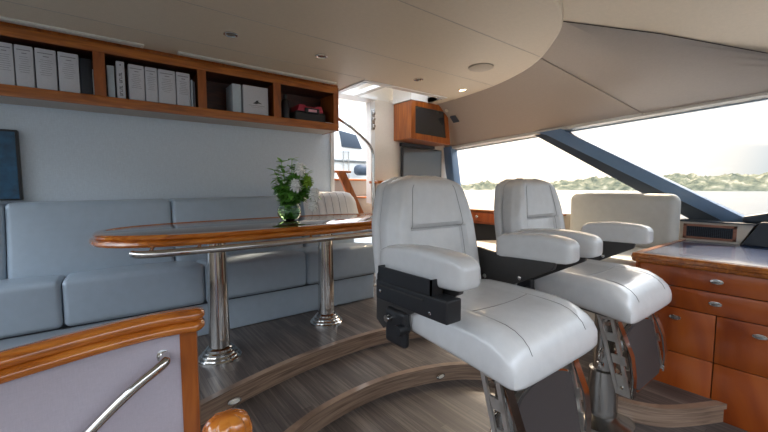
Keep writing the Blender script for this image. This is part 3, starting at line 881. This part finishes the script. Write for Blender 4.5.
# ------------------------------------------------------------------ helm chairs (modelled facing -Y, centred on x = 0)
CH = Vector((1.265, 0, ZL))
def se_ring(cx, w, zb, zt, y, n=40, e=.42, bol=0, fn=None):
    """superellipse section across X at depth y"""
    out = []
    for k in range(n):
        th = 2*PI*k/n; c, s_ = math.cos(th), math.sin(th)
        x = w*abs(c)**e*(1 if c > 0 else -1); q = abs(s_)**e*(1 if s_ > 0 else -1)
        z = (zb+zt)/2+(zt-zb)/2*q
        if s_ > 0:
            u = abs(x)/max(w, 1e-6)
            z += bol*(sst(.55, .78, u)-.6*sst(.85, 1., u))
        out.append(Vector((cx+x, y, z)))
    return out
def build_chair():
    cx = CH.x
    t = thing('helm_chair', 'white leather helm chair nearest the camera, with a black tray on its left arm', 'chair', (cx, .95, ZL), 'white leather helm chairs')
    # seat cushion with a waterfall front
    st_ = [(1.235, .23, .540, .590, 0), (1.225, .26, .520, .615, 0), (1.19, .278, .505, .634, .006), (1.10, .288, .492, .642, .014), (1.00, .292, .485, .640, .017),
           (.90, .296, .478, .638, .017), (.83, .298, .472, .637, .017), (.77, .299, .466, .634, .016), (.72, .299, .460, .629, .012), (.685, .299, .456, .619, .006),
           (.655, .298, .453, .602, .002), (.633, .295, .454, .580, 0), (.618, .288, .460, .552, 0), (.609, .268, .470, .530, 0), (.606, .23, .484, .515, 0)]
    seat = obj('seat', MB().loft([se_ring(cx, w, a, b2, y, bol=bo) for (y, w, a, b2, bo) in st_]), M['leather'], t)
    def ztop(y):
        for i in range(len(st_)-1):
            if st_[i][0] >= y >= st_[i+1][0]:
                f = (st_[i][0]-y)/(st_[i][0]-st_[i+1][0]); return st_[i][3]+(st_[i+1][3]-st_[i][3])*f
        return .5
    # seams: two lengthwise, one across
    for s_ in (-1, 1):
        pts = [Vector((cx+s_*.185, y, ztop(y)+.0015)) for y in (1.18, 1.10, 1.0, .90, .83, .77, .72, .685, .655, .633, .62)]
        obj('seam', MB().tube(pts, .0011, 6), M['leather_seam'], seat)
    pts = [Vector((cx+x, .88-.03*math.cos(x*6), ztop(.86)+.0015)) for x in [(-.18+.036*k) for k in range(11)]]
    obj('seam', MB().tube(pts, .0011, 6), M['leather_seam'], seat)
    obj('seat_pan', MB().rbox(cx-.255, cx+.255, .72, 1.19, .488, .53, .02, fn=lambda q: Vector((q.x, q.y, q.z-.07*(1.1-q.y)))), M['bracket'], t)
    # backrest: front pad with raised bolsters, rear shell
    def back_ring(v, w, th, yo, front, kind):
        """v height 0..1 ; ring in x (u) and y"""
        n = 64; out = []
        z = .60+.555*v; yc = 1.265+.10*v+yo
        for k in range(n):
            a = 2*PI*k/n; c, s_ = math.cos(a), math.sin(a)
            x = w*abs(c)**.45*(1 if c > 0 else -1)
            y = -th*abs(s_)**.55*(1 if s_ > 0 else -1)
            if kind == 'pad' and s_ > 0:
                u = abs(x)/w
                bol = sst(.54, .68, u)*.044*(1-sst(.86, 1., u)*.6)
                head = sst(.545, .585, v)*.030
                lumb = .012*math.sin(PI*min(1, v/.6))*(1-sst(.3, .5, u))
                y -= max(bol*(1-.2*sst(.75, .95, v)), head*(1-sst(.85, 1., u)*.3), 0)+lumb*(1-sst(.50, .57, v))
                if abs(v-.56) < .02: y += .012*(1-sst(.5, .62, u))
                if v > .93: y += .03*sst(.93, 1., v)
            out.append(Vector((cx+x, yc+y, z)))
        return out
    def wv(v):
        w = .290-.012*sst(.3, .8, v)-.05*sst(.55, 1., v)
        if v > .86: w -= .135*((v-.86)/.14)**2.4
        if v < .06: w -= .04*(1-v/.06)**2
        return w
    vs_ = [0, .01, .03, .06, .12, .2, .3, .4, .48, .52, .54, .552, .56, .568, .58, .60, .64, .72, .8, .86, .9, .93, .955, .975, .99, 1.0]
    rings = [back_ring(v, wv(v), .045 if .02 < v < .96 else (.045*(1-((v-.96)/.04)**2*.75) if v >= .96 else .03), -.03, 1, 'pad') for v in vs_]
    pad = obj('backrest', MB().loft(rings), M['leather'], t)
    def pad_pt(v, u):
        ring = back_ring(v, wv(v), .045 if v < .96 else .03, -.03, 1, 'pad'); fr = [p for k, p in enumerate(ring) if 0 < k < 32]
        x = cx+u*wv(v); fr.sort(key=lambda p: p.x)
        for a, b2 in zip(fr, fr[1:]):
            if a.x <= x <= b2.x:
                return a.lerp(b2, (x-a.x)/max(1e-6, b2.x-a.x))+Vector((0, -.0008, 0))
        return fr[0]
    for u in (-.60, .60):
        obj('seam', MB().tube([pad_pt(v, u) for v in [.08+.84*k/30 for k in range(31)]], .0012, 6), M['leather_seam'], pad)
    obj('seam', MB().tube([pad_pt(.56, -.6+1.2*k/14) for k in range(15)], .0014, 6), M['leather_seam'], pad)
    rings = [back_ring(v, wv(v)-.0, .042 if .02 < v < .96 else .028, .032, 0, 'shell') for v in vs_[:-1]]
    obj('back_shell', MB().loft(rings), M['leather'], t)
    # arms
    def arm(s_):
        ax = cx+(-.335 if s_ < 0 else .352)
        st2 = [(1.188, .020, .780, .812), (1.184, .038, .760, .836), (1.172, .048, .750, .855), (1.14, .051, .748, .869), (1.07, .052, .753, .878), (.98, .053, .757, .885), (.88, .053, .760, .884),
               (.81, .053, .762, .878), (.775, .052, .765, .870), (.757, .048, .770, .860), (.746, .040, .778, .848), (.742, .026, .79, .835)]
        a = obj('armrest', MB().loft([se_ring(ax, w, z0, z1, y, n=36, e=.40) for (y, w, z0, z1) in [(q[0] if s_ < 0 else .742+(q[0]-.742)*.86,)+q[1:] for q in st2]]), M['leather'], t)
        pl = obj('arm_bracket', MB().prism([(1.24, .785), (1.285, .72), (1.29, .52), (1.24, .49), (1.11, .575), (.92, .68), (.82, .735), (.81, .768), (1.1, .765)], 'x', ax-s_*.045, ax-s_*.02), M['bracket'], t, bevel=.003)
        obj('bolt', MB().lathe([(.012, -.004), (.012, .004), (.006, .007)], (ax+.018 if s_ < 0 else ax-.047, 1.18, .64), 16, Matrix.Rotation(PI/2*(-1), 3, 'Y')), M['chrome'], pl)
        obj('bolt', MB().lathe([(.010, -.004), (.010, .004), (.005, .007)], (ax-.047 if s_ > 0 else ax+.018, .98, .668), 16, Matrix.Rotation(-PI/2, 3, 'Y')), M['chrome'], pl)
        return a
    arm(-1); arm(1)
    # hinge blocks under the back of the seat
    for s_ in (-1, 1):
        hb = obj('hinge', MB().rbox(cx+s_*.312-.02, cx+s_*.312+.016, 1.08, 1.21, .45, .60, .03), M['black'], t)
        obj('hinge_knob', MB().lathe([(.022, -.03), (.024, -.022), (.024, .022), (.018, .03)], (cx+s_*.325, 1.10, .53), 20, Matrix.Rotation(PI/2, 3, 'Y')), M['black'], hb)
        obj('hinge_knob', MB().lathe([(.014, -.03), (.016, -.022), (.016, .022), (.01, .03)], (cx+s_*.325, 1.17, .56), 16, Matrix.Rotation(PI/2, 3, 'Y')), M['chrome'], hb)
    # side plates of the footrest
    for s_ in (-1, 1):
        px_ = cx+s_*.235
        # outline in (y, z), slots cut by building bars
        def L(v, u):      # v along the plate 0 top..1 bottom, u across 0 back..1 front
            yb = .79-.11*v; yf = .712-.095*min(1, v*1.7); y = yb+(yf-yb)*u; z = .492-.39*v
            return (y, z)
        mb = MB()
        def bar(v0, v1, u0, u1):
            p = [L(v0, u0), L(v0, u1), L(v1, u1), L(v1, u0)]
            mb.prism(p, 'x', px_-.006, px_+.006)
        cuts = [(.10, .26), (.36, .52), (.62, .76)]
        bar(0, 1, 0, .22); bar(0, 1, .78, 1)
        v = 0
        for a, b2 in cuts:
            bar(v, a, .22, .78); v = b2
        bar(v, 1, .22, .78)
        pl = obj('side_plate', mb, M['plate'], t, smooth=False)
        p = [L(v_, 1.02) for v_ in (0, .25, .5, .75, 1)]
        obj('edge_strip', MB().prism([(q[0], q[1]) for q in p]+[(q[0]-.008, q[1]) for q in reversed(p)], 'x', px_-.006 if s_ < 0 else px_-.034, px_+.034 if s_ < 0 else px_+.006), M['chrome'], pl, smooth=False)
        obj('bolt', MB().lathe([(.008, -.012), (.008, .012)], (px_, L(.9, .5)[0], L(.9, .5)[1]), 12, Matrix.Rotation(PI/2, 3, 'Y')), M['chrome'], pl)
    # footboard between the plates with an arched top
    def fb(inset, grow=0):
        pts = []
        for k in range(17):
            a = PI*k/16
            pts.append(((.195-inset)*math.cos(a), .350+(.062-inset*.6)*math.sin(a)))
        pts += [(-(.195-inset), .13+inset), (-(.15-inset), .10+inset), ((.15-inset), .10+inset), ((.195-inset), .13+inset)]
        return pts
    def tilt(pts, y0):
        return [Vector((cx+p[0], y0+.06*(p[1]-.1)/.3, p[1])) for p in pts]
    A = tilt(fb(0), .617); B_ = tilt(fb(0), .637)
    obj('footboard_rim', MB().loft([A, B_]), M['chrome'], t, smooth=False)
    A = tilt(fb(.010), .611); B_ = tilt(fb(.010), .623)
    obj('footboard', MB().loft([A, B_]), M['foot_panel'], t, smooth=False)
    obj('crossbar', MB().tube([(cx-.235, .735, .43), (cx+.235, .735, .43)], .012, 12), M['chrome'], t)
    obj('crossbar', MB().tube([(cx-.235, .69, .16), (cx+.235, .69, .16)], .010, 12), M['chrome'], t)
    # pedestal
    py, pxx = .84, cx+.03
    obj('pedestal', MB().lathe([(.075, ZL+.03), (.075, .06), (.073, .08), (.056, .085), (.056, .46)], (pxx, py, 0), 36), M['steel'], t)
    obj('pedestal_base', MB().lathe([(.16, ZL), (.16, ZL+.012), (.14, ZL+.022), (.10, ZL+.03), (.076, ZL+.045)], (pxx, py, 0), 40), M['steel'], t)
    obj('slider', MB().rbox(pxx-.12, pxx+.12, .72, 1.05, .455, .50, .01), M['bracket'], t)
    lv_ = obj('lever', MB().tube(smooth_path([(pxx-.06, py-.02, .22), (pxx-.12, py-.03, .23), (pxx-.15, py-.03, .20), (pxx-.13, py-.03, .16)], 4), .007, 10), M['chrome'], t)
    obj('lever_knob', MB().lathe([(.004, -.02), (.016, -.014), (.019, 0), (.016, .014), (.004, .02)], (pxx-.13, py-.03, .15), 16), M['chrome'], lv_)
    return t
ch1 = build_chair()
ch2 = dup(ch1, (.92, .0, 0), 'white leather helm chair farther away, beside the wooden drawer console')
ch1['label'] = 'white leather helm chair nearest the camera, with a black tray box on its arm'
# tray box hung on the left arm of the nearer chair
t = ch1
bxx0, bxx1 = .845, .895
tb = obj('tray_box', MB().rbox(bxx0, bxx1+.02, .775, 1.15, .665, .742, .006), M['black'], t)
mb = MB()
mb.box(bxx0+.004, bxx0+.010, .85, 1.14, .742, .795); mb.box(bxx1+.01, bxx1+.016, .85, 1.14, .742, .795)
mb.box(bxx0+.004, bxx1+.016, .85, .856, .742, .795); mb.box(bxx0+.004, bxx1+.016, 1.134, 1.14, .742, .795)
obj('open_tray', mb, M['black'], tb, smooth=False)
for y, z in ((.85, .685), (1.12, .70)):
    obj('screw', MB().lathe([(.006, -.003), (.006, .002), (.003, .003)], (bxx0, y, z), 12, Matrix.Rotation(-PI/2, 3, 'Y')), M['chrome'], tb)
obj('ledge', MB().box(bxx0-.004, bxx0+.004, .88, 1.12, .72, .725), M['bracket'], tb, smooth=False)

# ------------------------------------------------------------------ companion bench by the window
t = thing('companion_bench', 'wide pale bench seat with a rounded high back against the window wall', 'bench', (3.4, 1.7, ZM))
obj('backrest', MB().rbox(3.56, 3.70, .882, 1.73, .56, 1.045, .10, puff=(.012, 0, 0), k=5, mid=5), M['bench'], t)
obj('seat', MB().rbox(2.86, 3.56, .92, 1.76, .47, .60, .05, puff=(0, 0, .015)), M['bench'], t)
obj('plinth', MB().box(2.95, 3.70, .92, 1.74, ZM, .47), M['cream'], t, smooth=False)

# ------------------------------------------------------------------ drawers under the left window
t = thing('window_locker', 'low cherry locker with one drawer under the left window', 'locker', (3.82, 2.8, ZF))
obj('drawer_rail', MB().box(3.745, 3.76, 1.95, 3.56, .645, .80), M['console_wood'], t, smooth=False)
d = obj('drawer', MB().rbox(3.732, 3.75, 2.55, 3.30, .665, .785, .004), M['console_wood'], t)
obj('drawer_knob', MB().lathe([(.008, 0), (.008, .012), (.02, .018), (.016, .026), (.004, .028)], (3.732, 2.93, .735), 20, Matrix.Rotation(-PI/2, 3, 'Y')), M['chrome'], d)
obj('locker_body', MB().box(3.84, 3.90, 1.95, 3.56, ZF, .65), M['bracket'], t, smooth=False)
obj('locker_end', MB().box(3.74, 3.90, 3.40, 3.56, ZF, .645).box(3.74, 3.90, 1.95, 2.0, ZF, .645), M['console_wood'], t, smooth=False)
obj('locker_top', MB().rbox(3.72, 3.90, 1.90, 3.58, .80, .822, .006), M['cherry_h'], t)
tag(obj('side_ledge', MB().prism([(2.72, 2.40), (3.3, 2.72), (3.70, 2.50), (3.70, 1.95), (3.1, 1.95)], 'z', .47, .49), M['cream'], smooth=False), 'pale angular ledge behind the helm chairs', 'ledge')
bpy.data.objects['side_ledge'].location.z = .47
tag(obj('ledge_base', MB().box(2.95, 3.68, 2.0, 2.52, ZF, .47), M['bracket'], smooth=False), 'dark box carrying the pale angular ledge', 'base')

# ------------------------------------------------------------------ drawer console
KX, KY1, KY0, KZ = 2.72, .885, -1.1, .678
t = thing('drawer_console', 'cherry drawer console with a blue-grey worktop at the right', 'console', (3.2, 0, ZL))
obj('carcass', MB().box(KX+.02, 3.70, KY0, KY1-.03, ZL, KZ-.05), M['console_wood'], t, smooth=False)
obj('worktop', MB().rbox(KX+.045, 3.72, KY0, KY1-.02, KZ-.03, KZ, .004), M['console_top'], t)
mb = MB(); 
prf = [(KX-.008, KZ-.052), (KX-.012, KZ-.044), (KX-.012, KZ-.03), (KX-.018, KZ-.024), (KX-.018, KZ-.008), (KX-.008, KZ+.002), (KX+.03, KZ+.003), (KX+.045, KZ+.001), (KX+.045, KZ-.052)]
mb.loft([[Vector((p[0], y, p[1])) for p in prf] for y in (KY0, KY1+.0)])
obj('nosing', mb, M['cherry_h'], t, bevel=0)
mb = MB(); mb.loft([[Vector((x, KY1-.03+.0*1, KZ-.052)), Vector((x, KY1+.008, KZ-.046)), Vector((x, KY1+.014, KZ-.02)), Vector((x, KY1+.006, KZ+.002)), Vector((x, KY1-.03, KZ+.003))] for x in (KX-.01, 3.72)])
obj('end_nosing', mb, M['cherry_h'], t)
obj('groove_backing', MB().box(KX+.012, KX+.02, KY0, KY1-.03, ZL, KZ-.05), M['groove'], t, smooth=False)
def front(name, y0, y1, z0, z1, knob=None):
    g = .0025
    o = obj(name, MB().rbox(KX, KX+.018, y0+g, y1-g, z0+g, z1-g, .002, k=1, mid=1), M['console_wood'], t)
    if knob:
        y, z = knob
        pts = [(y+.030*math.cos(2*PI*k/24), z+.014*math.sin(2*PI*k/24)) for k in range(24)]
        l = obj('latch', MB().prism(pts, 'x', KX-.006, KX+.002), M['chrome'], o, bevel=.002)
        pts = [(y+.003+.016*math.cos(2*PI*k/20), z+.008*math.sin(2*PI*k/20)) for k in range(20)]
        obj('button', MB().prism(pts, 'x', KX-.012, KX-.005), M['steel'], l, bevel=.001)
    return o
ys = [(.855, .468), (.468, .085), (.085, -.30), (-.30, -.70), (-.70, -1.1)]
obj('stile', MB().box(KX, KX+.018, .858, KY1-.012, ZL, KZ-.052), M['console_wood'], t, smooth=False)
for (ya, yb) in ((.855, .085), (.085, -.685)):
    yc = (ya+yb)/2+.006
    front('drawer', yb, ya, .506, .626, (yc, .570))
    front('drawer', yb, ya, .377, .506, (yc, .443))
front('cabinet_door', .468, .855, .103, .377, (.654, .318))
front('cabinet_door', .085, .468, .103, .377, (.291-.0, .314))
front('cabinet_door', -.30, .085, .103, .377, (-.1, .314))
front('kick_panel', .468, .855, ZL, .103)
front('kick_panel', .085, .468, ZL, .103)
front('kick_panel', -.30, .085, ZL, .103)

# vent box and dash
t = thing('vent_box', 'long cream box with a wood-framed vent grille behind the worktop', 'vent', (3.8, .7, KZ))
obj('box', MB().prism([(.90, KZ), (.90, .826), (.47, .826), (.54, KZ)], 'x', 3.72, 3.898), M['cream'], t, smooth=False)
obj('top_ledge', MB().rbox(3.70, 3.898, .46, .92, .826, .836, .003), M['dash'], t)
fr = MB(); y0, y1, z0, z1 = .56, .875, .694, .81
fr.box(3.708, 3.722, y0, y1, z0, z0+.018).box(3.708, 3.722, y0, y1, z1-.018, z1).box(3.708, 3.722, y0, y0+.02, z0, z1).box(3.708, 3.722, y1-.02, y1, z0, z1)
obj('grille_frame', fr, M['walnut'], t, smooth=False)
gr = MB().box(3.716, 3.722, y0+.02, y1-.02, z0+.018, z1-.018)
obj('grille_back', gr, M['ink'], t, smooth=False)
gr = MB()
for k in range(24):
    y = y0+.026+k*(y1-y0-.05)/23; gr.box(3.710, 3.716, y-.0015, y+.0015, z0+.018, z1-.018)
for k in range(7):
    z = z0+.026+k*(z1-z0-.05)/6; gr.box(3.711, 3.715, y0+.02, y1-.02, z-.0012, z+.0012)
obj('grille', gr, M['dash'], t, smooth=False)
t = thing('dash_cowl', 'dark slanted instrument cowl at the right end of the worktop', 'dashboard', (3.5, .1, KZ))
mb = MB().loft([[Vector(q) for q in ((3.70, .53, KZ+.002), (3.70, .44, .85), (3.898, .42, .86), (3.898, .53, KZ+.002))], [Vector(q) for q in ((3.35, -1.1, KZ+.002), (3.42, -1.1, .99), (3.898, -1.1, 1.0), (3.898, -1.1, KZ+.002))]])
obj('cowl', mb, M['dash'], t, smooth=False, bevel=.006)
mb = MB().rbox(3.76, 4.0, -.9, .545, .838, .885, .02, fn=lambda q: Vector((q.x, q.y, q.z+.10*sst(.56, .1, q.y)*(1 if q.z > .86 else 0))))
obj('dash_hood', mb, M['dash'], t)

# ------------------------------------------------------------------ outside: neighbour boat, water, far shore
t = thing('moored_yacht', 'white superstructure of a moored yacht seen through the side door', 'boat', (6.3, 9.4, -2.4))
obj('deckhouse', MB().rbox(3.0, 8.6, 9.0, 12.5, -2.4, 2.78, .25), M['white'], t)
obj('flybridge', MB().rbox(3.0, 8.2, 9.4, 12.2, 2.78, 3.05, .12), M['white'], t)
w = obj('side_window', MB().prism([(5.36, 2.66), (5.9, 2.58), (6.10, 2.20), (5.44, 2.22)], 'y', 8.96, 9.02), M['pillar_dark'], t, bevel=.01)
obj('rub_rail', MB().rbox(3.0, 8.7, 8.94, 9.05, 1.80, 1.88, .03), M['steel'], t)
for x in (5.45, 5.62):
    obj('rail_post', MB().tube([(x, 8.93, 1.3), (x, 8.93, 2.1)], .02, 8), M['chrome'], t)
obj('handrail', MB().tube([(5.35, 8.93, 2.1), (5.72, 8.93, 2.1)], .02, 8), M['chrome'], t)
dm = [(.30, 0), (.33, .1), (.33, .28), (.28, .42), (.18, .52), (.05, .56)]
obj('radar_dome', MB().lathe(dm, (6.02, 9.8, 3.04), 28), M['white'], t)
obj('radar_dome', MB().lathe([(r*1.25, z*1.5) for r, z in dm], (5.35, 10.2, 3.04), 28), M['white'], t)
fd = thing('fender', 'dark blue fender hanging against the moored yacht', 'fender', (5.85, 8.6, 1.3))
obj('fender_body', MB().rbox(5.68, 6.15, 8.5, 8.85, 1.42, 1.72, .13), M['pillar_dark'], fd)

def water_mat():
    m, nt, b = base('harbour_water')
    b.inputs['Base Color'].default_value = srgb((64, 74, 80))
    b.inputs['Roughness'].default_value = .22
    v = coords(nt, (.5, .5, .5))
    n = N(nt, 'ShaderNodeTexNoise'); n.inputs['Scale'].default_value = 1.5; n.inputs['Detail'].default_value = 4
    nt.links.new(v, n.inputs['Vector'])
    bp = N(nt, 'ShaderNodeBump'); bp.inputs['Strength'].default_value = .5; bp.inputs['Distance'].default_value = .2
    nt.links.new(n.outputs['Fac'], bp.inputs['Height']); nt.links.new(bp.outputs['Normal'], b.inputs['Normal'])
    return m
mb = MB(); nseg = 48
vs = [Vector((0, 0, -2.4))]+[Vector((2500*math.cos(2*PI*k/nseg), 2500*math.sin(2*PI*k/nseg), -2.4)) for k in range(nseg)]
mb.add(vs, [(0, 1+k, 1+(k+1) % nseg) for k in range(nseg)])
w = obj('harbour_water', mb, water_mat()); w['kind'] = 'structure'

struct('floor', MB().box(XW+.10, 5.3, -3.0, 5.5, .50, .66), M['white'], smooth=False)  # white deck slab hidden below the sill, added to bounce sun onto the ceiling

# far shore: a low wooded ridge, real relief
mb = MB(); D0 = 470; na, nr = 420, 14; vs = []
for i in range(na+1):
    az = math.radians(12+88*i/na)          # angle right of +Y
    for j in range(nr+1):
        tt = j/nr
        d = D0+tt*90+14*noise.noise(Vector((az*14, 5, 0)))
        x, y = d*math.sin(az), d*math.cos(az)
        h = 7.5+8*sst(math.radians(56), math.radians(74), az)+4.2*noise.noise(Vector((az*20, 0, 3)))
        prof_ = (.28+.72*sst(0, .5, tt)) if tt > 0 else 0
        bump = (noise.noise(Vector((x*.12, y*.12, 1.0)))*3.2+noise.noise(Vector((x*.35, y*.35, 4)))*3.2) if tt > 0 else 0
        vs.append(Vector((x, y, -2.4+max(0, h*prof_+bump*min(1, tt*6)))))
mb.add(vs, [(i*(nr+1)+j, (i+1)*(nr+1)+j, (i+1)*(nr+1)+j+1, i*(nr+1)+j+1) for i in range(na) for j in range(nr)])
def shore_mat():
    m, nt, b = base('far_woodland')
    n = N(nt, 'ShaderNodeTexNoise'); n.inputs['Scale'].default_value = .12; n.inputs['Detail'].default_value = 6
    nt.links.new(coords(nt), n.inputs['Vector'])
    nt.links.new(ramp(nt, n.outputs['Fac'], [(.35, srgb((80, 84, 72))), (.55, srgb((116, 114, 94))), (.7, srgb((160, 150, 128)))]), b.inputs['Base Color'])
    b.inputs['Roughness'].default_value = 1; b.inputs['Specular IOR Level'].default_value = 0
    return m
o = obj('wooded_shore', mb, shore_mat(), recalc=False); o['kind'] = 'stuff'; tag(o, 'low wooded shoreline across the water', 'shore')

# ------------------------------------------------------------------ light
wd = bpy.data.worlds.new('sky'); S.world = wd; wd.use_nodes = True
nt = wd.node_tree; bg = nt.nodes['Background']
tc = N(nt, 'ShaderNodeTexCoord')
sep = N(nt, 'ShaderNodeSeparateXYZ'); nt.links.new(tc.outputs['Generated'], sep.inputs[0])
grad = ramp(nt, sep.outputs['Z'], [(0, (.36, .355, .34, 1)), (.07, (.235, .275, .31, 1)), (.25, (.20, .27, .36, 1)), (.42, (1.95, 2.15, 2.4, 1)), (.9, (1.8, 2.1, 2.6, 1))])
mp = N(nt, 'ShaderNodeMapping'); mp.inputs['Scale'].default_value = (3.2, 3.2, 9)
nt.links.new(tc.outputs['Generated'], mp.inputs['Vector'])
n = N(nt, 'ShaderNodeTexNoise'); n.inputs['Scale'].default_value = 1.3; n.inputs['Detail'].default_value = 7; n.inputs['Roughness'].default_value = .6
nt.links.new(mp.outputs['Vector'], n.inputs['Vector'])
cl = ramp(nt, n.outputs['Fac'], [(.48, (0, 0, 0, 1)), (.60, (1, 1, 1, 1))])
mx = N(nt, 'ShaderNodeMix', data_type='RGBA')
nt.links.new(cl, mx.inputs[0]); nt.links.new(grad, mx.inputs[6]); mx.inputs[7].default_value = (.395, .39, .385, 1)
# warm glow of the low sun in its quarter of the sky
dt = N(nt, 'ShaderNodeVectorMath', operation='DOT_PRODUCT'); dt.inputs[1].default_value = Vector((.80, .52, .52)).normalized()
nt.links.new(tc.outputs['Generated'], dt.inputs[0])
glow = ramp(nt, dt.outputs['Value'], [(.80, (0, 0, 0, 1)), (.93, (.75, .52, .30, 1)), (1, (3.2, 2.3, 1.4, 1))])
ad = N(nt, 'ShaderNodeMix', data_type='RGBA', blend_type='ADD'); ad.inputs[0].default_value = 1
nt.links.new(mx.outputs[2], ad.inputs[6]); nt.links.new(glow, ad.inputs[7])
nt.links.new(ad.outputs[2], bg.inputs['Color'])
bg.inputs['Strength'].default_value = 1.1

def lamp(name, kind, loc, energy, color=(1, 1, 1), **k):
    l = bpy.data.lights.new(name, kind); l.energy = energy; l.color = color
    for a, b2 in k.items(): setattr(l, a, b2)
    o = bpy.data.objects.new(name, l); COL.objects.link(o); o.location = loc
    return o
sun = lamp('sun', 'SUN', (0, 0, 10), 3.6, (1, .80, .58), angle=math.radians(4))
sd = -Vector((.84, .40, .76)).normalized()     # light travels this way
sun.rotation_euler = sd.to_track_quat('-Z', 'Y').to_euler()
lamp('downlight_lamp', 'SPOT', (3.089, 2.655, ZC-.02), 22, (1, .78, .52), spot_size=math.radians(110), spot_blend=.6, shadow_soft_size=.03)

vs_ = S.view_settings
vs_.view_transform = 'Standard'; vs_.look = 'None'; vs_.exposure = 1.28; vs_.gamma = 1; vs_.use_curve_mapping = False
